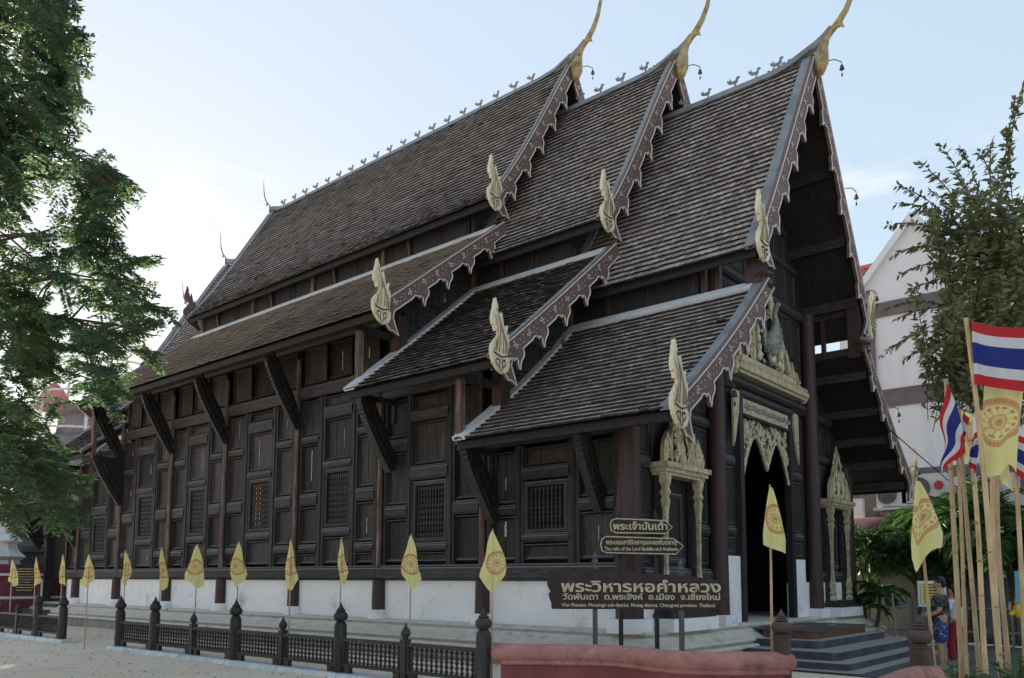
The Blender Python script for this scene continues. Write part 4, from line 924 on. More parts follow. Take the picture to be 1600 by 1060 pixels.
for i, (u, vt, vb) in enumerate(SMALL):
    y = 9.13 if i != 3 else 8.35
    p = hit(u, vt, 'y', y); zt = p.z; b = hit(u, vb, 'y', y)
    th = thing('temple_flag', 'small yellow wheel flag '+WH[i], 'flag', (p.x, y, 0), 'small yellow flags along the fence')
    m = MB(); lean = .05*(R()-.5); m.tube([(p.x+lean, y, -.02), (p.x+lean*.4, y, zt*.5), (p.x, y, zt+.03)], [.014, .013, .009], 7); m.build('pole', [BAMB], th, smooth=True)
    hh = zt-b.z; sg = -1 if i in (7, 9, 10) else 1
    dx = (1, .3+.6*R(), 0)
    if i in (3, 6, 8, 11): dx = (.76, .62, 0)
    sp_ = [.36, .30, .33, .38, .28, .28, .46, .38, .25, .20, .36, .44][i]
    # doubled fold: hoist up the middle so the cloth hangs both sides of the stick
    rn = random.Random(i); D = Vector(dx).normalized(); Nn = D.cross(Vector((0, 0, 1)))
    h_ = hh*.60; w_ = hh*.70; c0 = [.18, .22, .2, .42, .12, .2, .5, .5, .3, .2, .45, .4][i]
    cc = .2+.6*rn.random(); lowc = .66+.16*rn.random()
    def P_(a, v, cc=cc, lowc=lowc, h_=h_, w_=w_, D=D, Nn=Nn, c0=c0, sp_=sp_, rn_=rn.random()*6, top=Vector((p.x, y-.02, zt)), hh=hh):
        v2 = 1-v; pk = 1-abs(a-cc)/max(cc, 1-cc)
        zz = -hh*v2*(lowc+(1-lowc)*pk)-hh*.025*math.sin(a*5+rn_)*v2
        xx = (a-c0)*sp_*hh*.98*min(1.0, .05+1.08*v2**.8)+.035*hh*math.sin(v2*6+rn_*2)*v2
        return top+D*xx+Nn*((.04*math.sin(a*8+rn_)+.02*math.sin(a*17+v2*4))*(.12+v2))+Vector((0, 0, zz))
    def uvf(a, v, hh=hh, c0=c0, sp_=sp_, cc=P_.__defaults__[0], lowc=P_.__defaults__[1], e_=.08*(R()-.5)):
        v2 = 1-v; pk = 1-abs(a-cc)/max(cc, 1-cc); zz = -hh*v2*(lowc+(1-lowc)*pk); xx = (a-c0)*sp_*hh*.98*min(1.0, .05+1.08*v2**.8)
        return (.5+(xx-e_*hh-(.5-c0)*sp_*hh*.85)/(1.35*.55*hh), .5+(.52*hh+zz)/(.55*hh))
    uvcloth('flag_cloth', P_, 22, 22, YEL, th, uvf)
def bigflag(label, u, vt, ub, vb, dep, group, cat='flag'): pass
# two slimmer poles with yellow flags near the gate
for (u, vt, w_, ub, lab, hh, sg) in ((1203, 762, 10.9, 1207, 'yellow wheel flag on a bamboo stick before the dark doorway', .88, 1), (1431, 752, 9.0, 1462, 'yellow wheel flag on a leaning bamboo stick beside the camouflage shirt', .98, 1)):
    p = at(u, vt, w_); q = at(ub, 1060, w_); f = p+(q-p)*((p.z)/(p.z-q.z)); th = thing('temple_flag', lab, 'flag', (f.x, f.y, 0), 'yellow flags by the steps')
    m = MB(); m.tube([f, p+(f-p)*.5, p+Vector((0, 0, .04))], [.02, .018, .012], 8)
    for k in range(1, 7): c_ = p+(f-p)*(k/7); m.tube([c_-Vector((0, 0, .012)), c_+Vector((0, 0, .012))], .021, 8)
    m.build('pole', [BAMB], th, smooth=True)
    c0 = .2 if u < 1300 else .12
    def P_(a, v, top=p, c0=c0, u=u, hh=hh):
        v2 = 1-v
        zz = -hh*v2*(.72+.28*math.exp(-((a-.25)/.3)**2))-hh*.02*math.sin(a*9)*v2; xx = (a-.32)*.39*hh*min(1, .09+1.1*v2**.85)
        if u < 1300: zz = -hh*v2*(.86+.14*a); xx = (a-.42)*.36*hh*min(1, .1+1.1*v2**.85)
        return top+RGT*xx-FWD*(.03+.05*math.sin(a*8+v2*2)*(.2+v2))+Vector((0, 0, zz))
    def uvf(a, v, u=u):
        v2 = 1-v; k_ = min(1, .09+1.1*v2**.85); return (.5+((a-.32)*.39*k_-.06)/(1.35*.56) if u > 1300 else .5+((a-.42)*.36*k_-.06)/(1.35*.5), .5+(.40-v2*.80)/.56)
    uvcloth('flag_cloth', P_, 22, 22, YEL, th, uvf)

# ================================================================ tall bamboo flag poles on the right
# (u_top, v_top, u_bottom at v 1060, depth, radius)
POLES = [(1478, 592, 1503, 6.6, .027, 'pole carrying the folded striped flag at the left of the cluster'), (1491, 640, 1513, 7.6, .022, 'thin pale pole second from the left of the cluster'), (1498, 640, 1530, 6.9, .025, 'pole third from left crossing the folded striped flag'), (1514, 670, 1543, 7.4, .030, 'brown pole with broken darker top and swollen joint'), (1509, 497, 1568, 6.2, .027, 'tallest leaning pole, holding the spread striped flag'), (1552, 700, 1560, 6.7, .028, 'straight pole of the crossing pair, below the wheel flag'), (1560, 700, 1572, 6.4, .026, 'right pole of the crossing pair'), (1587, 735, 1604, 6.5, .026, 'rightmost pole at the frame edge')]
poles = []
for i, (u, v, ub, w_, r_, lab) in enumerate(POLES):
    a = at(u, v, w_); b = at(ub, 1060, w_+.25); f = a+(b-a)*(a.z/(a.z-b.z)); th = thing('bamboo_flagpole', 'dry bamboo '+lab, 'flagpole', (f.x, f.y, 0), 'bamboo poles in the planter')
    bend = Vector((.03*(R()-.5), .03*(R()-.5), 0)); m = MB(); pts = []; rs = []
    for k in range(13):
        t = k/12; pts.append(f+(a-f)*t+bend*math.sin(t*3.1*2)*1.5); rs.append(r_*(1.05-.35*t))
    rs = [q*.86 for q in rs]; m.tube(pts, rs, 10); m.build('culm', [BAMB], th, smooth=True)
    m = MB(); t = .06
    while t < .98:
        c_ = f+(a-f)*t; m.tube([c_+(f-a).normalized()*.008, c_, c_-(f-a).normalized()*.008], [r_*(.90-.30*t), r_*(.96-.30*t), r_*(.90-.30*t)], 10); t += .09+.05*R()
    m.build('joint', [NODE], th, smooth=True, kind='stuff'); poles.append((th, a, f))
def bigcloth(pi, P_, mt_, nu=34, nv=24, uvf=None): return uvcloth('flag_cloth', P_, nu, nv, mt_, poles[pi][0], uvf)
def grid4(c, dep, fold=(.05, 9, 1.5), dz=None):
    """bilinear cloth through four pixel corners (tl, tr, bl, br) at a depth, with folds"""
    tl, tr, bl, br = [Vector(at(u, v, dep)) for u, v in c]
    A, F_, G = fold
    def P_(a, v):
        v2 = 1-v; p = tl*(1-a)*(1-v2)+tr*a*(1-v2)+bl*(1-a)*v2+br*a*v2
        f = A*math.sin(a*F_+v2*G)+A*.5*math.sin(a*F_*2.3-v2*3+1)
        return p+FWD*f*min(1, a*4+.15)+UP*(.25*f)+Vector((0, 0, (dz(a, v2) if dz else 0)))
    return P_
bigcloth(4, grid4([(1518, 503), (1640, 500), (1523, 602), (1645, 618)], 6.15, (.055, 8, 1.2), lambda a, v: -.05*math.sin(a*3.14)*(1-v)), THAI)
# folded striped flag hanging from the leftmost pole, lines run diagonally
def P_fold(a, v):
    v2 = 1-v
    top = at(1479, 598, 6.5); b = at(1511, 690, 6.5)
    hoist = top+(b-top)*v2; fly = at(1468, 722, 6.5)+(at(1476, 742, 6.45)-at(1468, 722, 6.5))*v2
    p = hoist+(fly-hoist)*a; return p+RGT*(.05*math.sin(a*5)*(v2-.4))-FWD*(.03*math.sin(a*10+v2*4))
bigcloth(0, P_fold, THAI)
bigcloth(2, grid4([(1508, 640), (1512, 660), (1488, 712), (1497, 722)], 6.95, (.03, 7, 1)), THAI)
bigcloth(3, grid4([(1520, 690), (1532, 660), (1514, 728), (1526, 742)], 7.3, (.03, 7, 1)), THAI)
bigcloth(7, grid4([(1582, 676), (1640, 700), (1578, 728), (1640, 790)], 6.4, (.04, 6, 1)), THAI)
bigcloth(5, grid4([(1538, 604), (1600, 608), (1530, 726), (1590, 744)], 6.3, (.035, 6, 1.2), lambda a, v: -.07*math.sin(a*6)*v), YEL, uvf=lambda a, v: (.5+(a-.42)*63/(1.35*104), .5+(.40-(1-v))*130/104))
bigcloth(6, grid4([(1528, 640), (1568, 650), (1538, 715), (1580, 768)], 6.8, (.04, 9, 1.2)), YEL)
bigcloth(1, grid4([(1502, 640), (1522, 652), (1506, 712), (1522, 735)], 7.5, (.04, 9, 1.2)), YEL)

# ================================================================ signs
def text(body, parent, O, X, Yv, size, mt_, ext=.004, name='lettering', width=None):
    c = bpy.data.curves.new(name, 'FONT'); c.body = body; c.size = size; c.extrude = ext; c.resolution_u = 3; c.materials.append(mt_); c.offset = size*.022
    o = bpy.data.objects.new(name, c); COL.objects.link(o); bpy.context.view_layer.update(); w_ = o.dimensions.x
    X = Vector(X).normalized(); Yv = Vector(Yv).normalized(); Z = X.cross(Yv)
    sx = (width/w_) if (width and w_ > 0) else 1
    dg = bpy.context.evaluated_depsgraph_get(); me = bpy.data.meshes.new_from_object(o.evaluated_get(dg)); bpy.data.objects.remove(o); me.materials.clear(); me.materials.append(mt_)
    o = bpy.data.objects.new(name, me); COL.objects.link(o)
    mt = Matrix.Identity(4)
    for i in range(3): mt[i][0] = X[i]*sx; mt[i][1] = Yv[i]; mt[i][2] = Z[i]; mt[i][3] = O[i]-OFF[parent.name][i]
    o.parent = parent; o.matrix_basis = mt; OFF[o.name] = Vector(O); return o
LETT = mat('cream_lettering', (.46, .41, .27), (.58, .52, .37), 9, (1, 1, 1), .6)
SIGNW = mat('dark_sign_board', (.018, .010, .010), (.048, .030, .028), 3, (.7, 9, 9), .5, .5, col3=(.13, .09, .08), c3scale=1.2, c3pos=(.6, .75))
POSTG = mat('grey_weathered_post', (.06, .058, .068), (.13, .125, .14), 4, V, .7, .3)
Zv = Vector((0, 0, 1)); RH = Vector((RGT.x, RGT.y, 0)).normalized(); FH = Vector((FWD.x, FWD.y, 0)).normalized()
D1 = 13.0
def sp(u, v, d): return at(u, v, d)
o0 = sp(1000, 922, D1); sg = thing('temple_sign', 'wide dark wooden signboard with cream Thai lettering on two posts in front of the plinth', 'sign', (o0.x, o0.y, 0))
bo = [(857, 893), (900, 892), (925, 889), (960, 893), (1000, 896), (1060, 899), (1110, 904), (1130, 911), (1132, 914), (1139, 918), (1138, 937), (1122, 947), (1112, 952), (862, 952), (861, 942), (858, 934), (857, 928), (860, 925), (855, 915)]
k = FPX/D1
m = MB(); m.prism([((u-1000)/k, (922-v)/k) for u, v in bo], o0, RH, Zv, -FH, .05); brd = m.build('board', [SIGNW], sg)
for u, vt in ((930, 862), (1065, 873)):
    c_ = sp(u, 900, D1)+FH*.06; zt = sp(u, vt, D1).z; m = MB(); m.lathe([(.052, 0), (.052, zt-.28), (.06, zt-.27), (.06, zt-.23), (.035, zt-.21), (.035, zt-.20), (.062, zt-.18), (.062, zt-.13), (.035, zt-.115), (.05, zt-.10), (.06, zt-.085), (.002, zt)], (c_.x, c_.y, 0), 4, rot=math.pi/4+_y); m.build('post', [POSTG], sg)
def tx(body, u0, v0, u1, size, d, par, slope=0):
    orig, vref = (o0, 922) if par is sg else (o1, 822)
    A = orig+RH*((u0-1000)*d/FPX)+Zv*((vref-v0)*d/FPX)-FH*.03; X = RH+Zv*slope
    return text(body, par, A, X, Zv, size, LETT, width=(u1-u0)*d/FPX)
tx('พระวิหารหอคำหลวง', 876, 925, 1125, .235, D1, sg)
tx('วัดพันเตา  ต.พระสิงห์  อ.เมือง  จ.เชียงใหม่', 879, 937, 1124, .125, D1, sg)
tx('Wat Phantao. Phrasingh sub-district. Muang district. Chiangmai province. Thailand.', 877, 948, 1117, .074, D1, sg)
D2 = 14.2; k = FPX/D2; o1 = sp(1000, 822, D2); s2 = thing('direction_sign', 'pair of small dark arrow boards with cream lettering above the big signboard', 'sign', (o1.x, o1.y, 0))
for u, vt in ((970, 792), (1026, 795)):
    c_ = sp(u, 900, D2)+FH*.04; zt = sp(u, vt, D2).z; m = MB(); m.lathe([(.05, 0), (.05, zt-.2), (.06, zt-.17), (.035, zt-.15), (.045, zt-.1), (.003, zt)], (c_.x, c_.y, 0), 4, rot=math.pi/4+_y); m.build('post', [FENCEW], s2)
for pts, txts in (([(953, 820), (956, 813), (963, 811), (1040, 814), (1050, 824), (1040, 834), (962, 833), (955, 830)], [('พระเจ้าปันเต้า', 957, 828, 1042, .17)]),
                  ([(938, 852), (940, 843), (946, 839), (1052, 842), (1067, 853), (1056, 866), (946, 864), (940, 861)], [('พระบรมสารีริกธาตุและอรหันตธาตุ', 946, 851, 1056, .105), ('The relic of the Lord Buddha and Arahants', 944, 860.5, 1058, .085)])):
    m = MB(); m.prism([((u-1000)/k, (822-v)/k) for u, v in pts], o1, RH, Zv, -FH, .035); b_ = m.build('arrow_board', [SIGNW], s2)
    m = MB(); pp = [o1+RH*((u-1000)/k)*.995+Zv*((822-v)/k)-FH*.02 for u, v in pts]; m.tube(pp+[pp[0]], .011, 4, cap=False); m.build('cream_border', [LETT], b_)
    for t_ in txts: tx(*t_[:3], t_[3], t_[4], D2, s2)

# ================================================================ red garden wall
def swept(name, path, ztop, mt_, parent, prof, mi=None):
    """prof: list of (lateral, z) closed, swept along the plan path"""
    m = MB(); n = len(prof); vs = []; L = len(path)
    for i, p in enumerate(path):
        a = Vector(path[max(i-1, 0)][:2]); b = Vector(path[min(i+1, L-1)][:2]); d = (b-a).normalized(); nn = Vector((-d.y, d.x))
        for l, z in prof: vs.append((p[0]+nn.x*l, p[1]+nn.y*l, z+(p[2] if z > .05 else 0)))
    fs = [(i*n+k, i*n+(k+1) % n, (i+1)*n+(k+1) % n, (i+1)*n+k) for i in range(L-1) for k in range(n)]+[tuple(range(n-1, -1, -1)), tuple(range((L-1)*n, L*n))]
    m.add(vs, fs); return m.build(name, mt_, parent, smooth=True)
def spl(pts, n=8):
    o = []
    P4 = [pts[0]]+pts+[pts[-1]]
    for i in range(1, len(P4)-2):
        a, b, c_, d = [np.array(q, float) for q in P4[i-1:i+3]]
        for k in range(n): t = k/n; o.append(tuple(.5*((2*b)+(c_-a)*t+(2*a-5*b+4*c_-d)*t*t+(3*b-a-3*c_+d)*t**3)))
    o.append(tuple(pts[-1])); return o
def redwall(pxs, label, zt=.74):
    pts = [tuple(at(u, 905, d).xy)+(0,) for u, d in pxs]; path = spl(pts, 8)
    c_ = path[len(path)//2]; th = thing('garden_wall', label, 'wall', (c_[0], c_[1], 0), 'red plaster garden walls')
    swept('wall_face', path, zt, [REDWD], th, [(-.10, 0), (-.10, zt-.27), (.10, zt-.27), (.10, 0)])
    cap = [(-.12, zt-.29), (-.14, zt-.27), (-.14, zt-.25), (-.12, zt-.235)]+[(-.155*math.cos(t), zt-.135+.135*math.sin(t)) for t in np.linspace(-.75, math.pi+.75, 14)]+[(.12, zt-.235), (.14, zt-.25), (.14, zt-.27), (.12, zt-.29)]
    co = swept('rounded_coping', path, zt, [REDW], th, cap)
    # rounded blunt ends
    for e in (0, -1):
        m = MB(); m.ball((path[e][0], path[e][1], zt-.137), (.155, .155, .135), 16); m.build('coping_end', [REDW], th, smooth=True)
    return th
redwall([(784, 11.9), (860, 11.85), (940, 11.75), (985, 11.5), (1030, 11.0), (1075, 10.72), (1150, 10.65), (1222, 10.75)], 'long pinkish red plaster wall with rolled top in front of the signboard')
redwall([(1375, 7.9), (1392, 8.25), (1412, 8.7), (1432, 9.0), (1446, 9.05), (1452, 8.8)], 'short curled end of red plaster wall at bottom right by the planter', .74)
m = MB(); m.lathe([(.112, 0), (.112, .915), (.120, .925), (.112, .94), (.075, .945), (.07, .965), (.085, .97), (.118, .995), (.134, 1.035), (.130, 1.075), (.10, 1.115), (.07, 1.125), (.085, 1.135), (.085, 1.15), (.055, 1.158), (.068, 1.168), (.066, 1.182), (.04, 1.19), (.045, 1.205), (.03, 1.235), (.004, 1.29)], n=22); GP = m.mesh('gate_post', [mat('worn_brown_post', (.05, .03, .027), (.11, .07, .062), 4, (1, 1, .4), .5, .4, col3=(.22, .17, .15), c3scale=3, c3pos=(.58, .74))], smooth=True)
for u, d, lab in ((1219, 10.75, 'left brown turned gate post with onion knob, at the end of the long red wall'), (1433, 9.12, 'right brown turned gate post with onion knob, beside the leaning flag stick')):
    p = at(u, 905, d); o = inst(GP, 'gate_post', None, (p.x, p.y, 0)); tag(o, lab, 'post', 'turned gate posts')
# ================================================================ white building behind on the right
BY = 30.0
def hp(u, v, y=BY): p = hit(u, v, 'y', y); return p.x, p.z
wb = thing('white_building', 'large white gabled building with brown bands behind the hall on the right', 'building', (0, BY, 0))
xl, zl = hp(1345, 455); xa, za = hp(1411, 362); sl = (za-zl)/(xa-xl); xp = hp(1428, 345)[0]; zp_ = zl+sl*(xp-xl); xq, zq = hp(1500, 425); xr = 9.0
x_l = hp(1318, 700)[0]
m = MB(); m.prism([(x_l, 0), (x_l, zl-.2), (xl, zl), (xp, zp_), (xq, zq), (xr, zq), (xr, 0)], (0, BY+.15, 0), (1, 0, 0), (0, 0, 1), (0, 1, 0), .3); m.build('wall', [WALLW], wb)
m = MB(); m.box(x_l, xr, BY+.3, BY+12, 0, min(zl, zq)-.3)
m.build('wall', [WALLW], wb)
m = MB()
for s_ in (0, 1):
    a = (xl-.35, zl-.35*sl) if s_ == 0 else (xq+.3, zq-.2); b = (xp, zp_)
    m.obox((a[0], BY-.05, a[1]+.05), (b[0], BY-.05, b[1]+.05), .35, .22)
m.build('verge_coping', [WALLW], wb)
for (u, v), (u2, v2), h in (((1400, 482), (1500, 459), .52), ((1400, 622), (1500, 607), .62), ((1440, 752), (1600, 741), .9)):
    z1 = (hp(u, v)[1]+hp(u2, v2)[1])/2; m = MB(); m.box(x_l-.02, xr, BY-.06, BY-.003, z1-h/2, z1+h/2); m.build('brown_band', [BANDB], wb)
xc = hp(1362, 700)[0]; m = MB(); m.box(xc-.28, xc+.28, BY-.09, BY-.064, 0, zl-.1); m.build('brown_pilaster', [BANDB], wb)
# red tiled slope behind the left verge
m = MB(); x0 = hp(1300, 440, 33)[0]; x1 = hp(1420, 440, 33)[0]; zt = hp(1372, 417, 36)[1]; zb = hp(1345, 470, 31)[1]
ny, nx = 16, 26
for j in range(ny):
    for i in range(nx):
        xa_ = x0+(x1-x0)*i/nx; xb_ = x0+(x1-x0)*(i+1)/nx-.02; t0 = j/ny; t1 = (j+1.15)/ny
        ya, yb = 31+5*t0, 31+5*t1; z0 = zb+(zt-zb)*t0; z1 = zb+(zt-zb)*t1; xm = (xa_+xb_)/2
        m.add([(xa_, ya, z0+.03), (xm, ya, z0+.13), (xb_, ya, z0+.03), (xa_, yb, z1-.03), (xm, yb, z1+.07), (xb_, yb, z1-.03), (xa_, ya, z0-.05), (xb_, ya, z0-.05)], [(0, 1, 4, 3), (1, 2, 5, 4), (0, 6, 7, 2, 1)])
rt = m.build('tiled_roof', [REDT], wb, kind='stuff')
m = MB(); m.tube([(x0, 36.05, zt+.1), (x1, 36.05, zt+.1)], .14, 8); m.build('ridge', [REDT], wb)
# air conditioners
for u, v, wd, lab in ((1402, 776, .95, 'smaller wall air conditioner just right of the hall eave'), (1452, 766, 1.35, 'larger wall air conditioner with big fan grille above the palms')):
    x, z = hp(u, v); t = thing('air_conditioner', lab, 'air conditioner', (x, BY-.6, z-.5), 'air conditioners on the white building')
    h = .95 if wd > 1 else .78; m = MB(); m.box(x-wd/2, x+wd/2, BY-.75, BY-.3, z-h/2, z+h/2); m.build('casing', [ACW], t)
    m = MB(); cx = x-wd*.12; r_ = h*.38
    for k_ in range(4): m.tube([(cx+r_*(k_+1)/4*math.cos(a), BY-.77, z+r_*(k_+1)/4*math.sin(a)) for a in np.linspace(0, 6.283, 25)], .018, 4)
    m.lathe([(.0, 0), (r_, 0), (r_, .02), (0, .02)], (0, 0, 0), 20) if False else m.prism([(cx+r_*math.cos(a), z+r_*math.sin(a)) for a in np.linspace(0, 6.0, 20)], (0, BY-.757, 0), (1, 0, 0), (0, 0, 1), (0, 1, 0), .01)
    m.build('fan_grille', [ACD], t)
    m = MB(); m.box(x-wd/2-.1, x+wd/2+.1, BY-.8, BY-.02, z-h/2-.12, z-h/2-.03)
    for s_ in (-1, 1): m.obox((x+s_*wd*.4, BY-.75, z-h/2-.1), (x+s_*wd*.4, BY-.05, z-h/2-.5), .05, .05)
    m.build('shelf_bracket', [ACW], t)
for u, v in ((1476, 761), (1541, 760)):
    x, z = hp(u, v); m = MB(); m.prism([(x+.14*math.cos(a), z+.14*math.sin(a)) for a in np.linspace(0, 5.9, 16)], (0, BY-.8, 0), (1, 0, 0), (0, 0, 1), (0, 1, 0), .03)
    o = m.build('red_round_badge', [mat('badge_red', (.4, .03, .04), (.5, .05, .06), 3)]); tag(o, 'round red badge on white plate by the '+('left' if u < 1500 else 'right')+' air conditioner', 'badge')
m = MB(); x, z = hp(1541, 765); m.box(x-1.0, x+1.0, BY-.78, BY-.3, z-.5, z+.4); t = m.build('air_conditioner', [ACW]); tag(t, 'plain white air conditioner casing half hidden behind the bamboo poles', 'air conditioner', 'air conditioners on the white building')
# maroon awning, lower wall, grey compound wall
x, z = hp(1400, 838, 28.5); aw = thing('awning', 'sagging maroon cloth awning behind the palms', 'awning', (x, 28.5, z-.6))
m = MB(); n = 14
vs = [(x-3+9*i/n, 29.9-1.7*j/6, z+.75-.28*(j/6)**2*3.2-.12*math.sin(i*1.3)*(j/6)) for j in range(7) for i in range(n+1)]
m.add(vs, [(j*(n+1)+i, j*(n+1)+i+1, (j+1)*(n+1)+i+1, (j+1)*(n+1)+i) for j in range(6) for i in range(n)]); m.build('canopy', [mat('awning_maroon', (.075, .028, .035), (.11, .04, .05), 2)], aw, smooth=True)
m = MB(); [m.tube([(x-3+9*i, 28.2, 0), (x-3+9*i, 28.2, z-.0)], .04, 8) for i in (0, 1)]; m.build('awning_post', [FENCEW], aw)
cw = thing('compound_wall', 'stained grey compound wall behind the steps and bamboo fence', 'wall', (0, 27.6, 0)); m = MB(); m.box(-12, 12, 27.5, 27.75, 0, 1.85); m.box(-12, 12, 27.45, 27.8, 1.85, 1.98); m.build('wall_face', [GREYC], cw)
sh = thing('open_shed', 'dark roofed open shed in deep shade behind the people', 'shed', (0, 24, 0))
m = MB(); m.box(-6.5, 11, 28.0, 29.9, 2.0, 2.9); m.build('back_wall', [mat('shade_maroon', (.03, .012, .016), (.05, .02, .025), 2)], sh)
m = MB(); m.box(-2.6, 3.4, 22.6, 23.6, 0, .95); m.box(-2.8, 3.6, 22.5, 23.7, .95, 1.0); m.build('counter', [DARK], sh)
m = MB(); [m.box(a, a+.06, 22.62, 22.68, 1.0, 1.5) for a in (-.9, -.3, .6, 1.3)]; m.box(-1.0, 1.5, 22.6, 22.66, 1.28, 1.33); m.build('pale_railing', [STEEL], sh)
# bamboo picket fence
bf = thing('bamboo_fence', 'rough grey bamboo picket fence in front of the compound wall', 'fence', (-3, 24.0, 0)); m_ = MB()
_c = MB(); _c.tube([(0, 0, 0), (.01, 0, .5), (0, 0, 1)], [.035, .033, .03], 6); PK = _c.mesh('picket', [mat('grey_bamboo', (.13, .12, .1), (.24, .22, .19), 3, V, rnd=.35)])
x = -6.6
while x < 5.0:
    inst(PK, 'picket', bf, (x, 24.0+.05*(R()-.5), -.02), Matrix.Rotation(.08*(R()-.5), 3, 'Y'), (1, 1, 1.15+.25*R())); x += .26+.16*R()
for z in (.35, .95): m = MB(); m.tube([(-6.8, 24.06, z), (5.2, 24.06, z+.03)], .03, 6); m.build('fence_rail', [GREYC], bf)
# yellow notice board
p = at(1465, 905, 19.0); nb = thing('notice_board', 'yellow notice board in a pale frame behind the camouflage shirt', 'notice board', (p.x, p.y, 0)); k = FPX/19
c_ = at(1456, 930, 19.0); zt = at(1456, 908, 19).z; zb = at(1456, 948, 19).z; hw = 22/k; o = Vector((c_.x, c_.y, 0))
m = MB(); m.obox(o-RH*hw+Zv*(zt+zb)/2, o+RH*hw+Zv*(zt+zb)/2, .04, zt-zb); m.build('frame', [ACW], nb)
m = MB(); m.obox(o-FH*.03-RH*(hw-.05)+Zv*(zt+zb)/2, o-FH*.03+RH*(hw-.05)+Zv*(zt+zb)/2, .02, zt-zb-.1); m.build('yellow_sheet', [mat('notice_yellow', (.5, .43, .1), (.6, .52, .16), 3)], nb)
m = MB()
for i in range(7):
    z = zb+.11+(zt-zb-.2)*i/6; m.obox(o-FH*.045-RH*(hw-.12)+Zv*z, o-FH*.045+RH*(hw-.12-.12*R())+Zv*z, .004, .025)
m.build('printed_line', [DARK], nb)
for s_ in (-1, 1): m = MB(); q = o+RH*s_*hw*.8+FH*.04; m.tube([q, q+Zv*zb], .03, 6); m.build('leg', [FENCEW], nb)
# things seen inside the door
m = MB(); m.box(-9.6, -9.58, YC-.75, YC-.2, 1.85, 2.25); o = m.build('paper_notice', [mat('old_paper', (.42, .42, .30), (.5, .5, .38), 2)]); tag(o, 'small pale paper notice hanging in the dark doorway', 'notice')
tb = thing('wooden_stand', 'dark brown cabinet stand inside the doorway below the paper notice', 'stand', (-9.8, YC-.5, .68))
m = MB(); m.box(-10.1, -9.62, YC-.85, YC-.15, 1.15, 1.8); m.build('cabinet', [STEPT], tb); m = MB(); [m.box(x, x+.06, y, y+.06, .68, 1.15) for x in (-10.1, -9.68) for y in (YC-.85, YC-.21)]; m.build('leg', [DARK], tb)
m = MB(); m.box(-6.75, -6.62, 19.15, 19.4, .635, .66); m.prism([(0, 0), (.26, 0), (.2, .2), (.05, .2)], (-6.40, 18.95, .44), (0, 1, 0), (.25, 0, .97), (1, 0, 0), .02); o = m.build('slate_plaque', [PEARL]); tag(o, 'small grey plaque leaning on the front of the landing', 'plaque')
m = MB(); m.box(-7.7, -6.95, 17.75, 18.6, .636, .65); o = m.build('doormat', [mat('faded_red_mat', (.22, .08, .08), (.3, .13, .12), 5)]); tag(o, 'faded red mat on the landing before the door', 'mat')

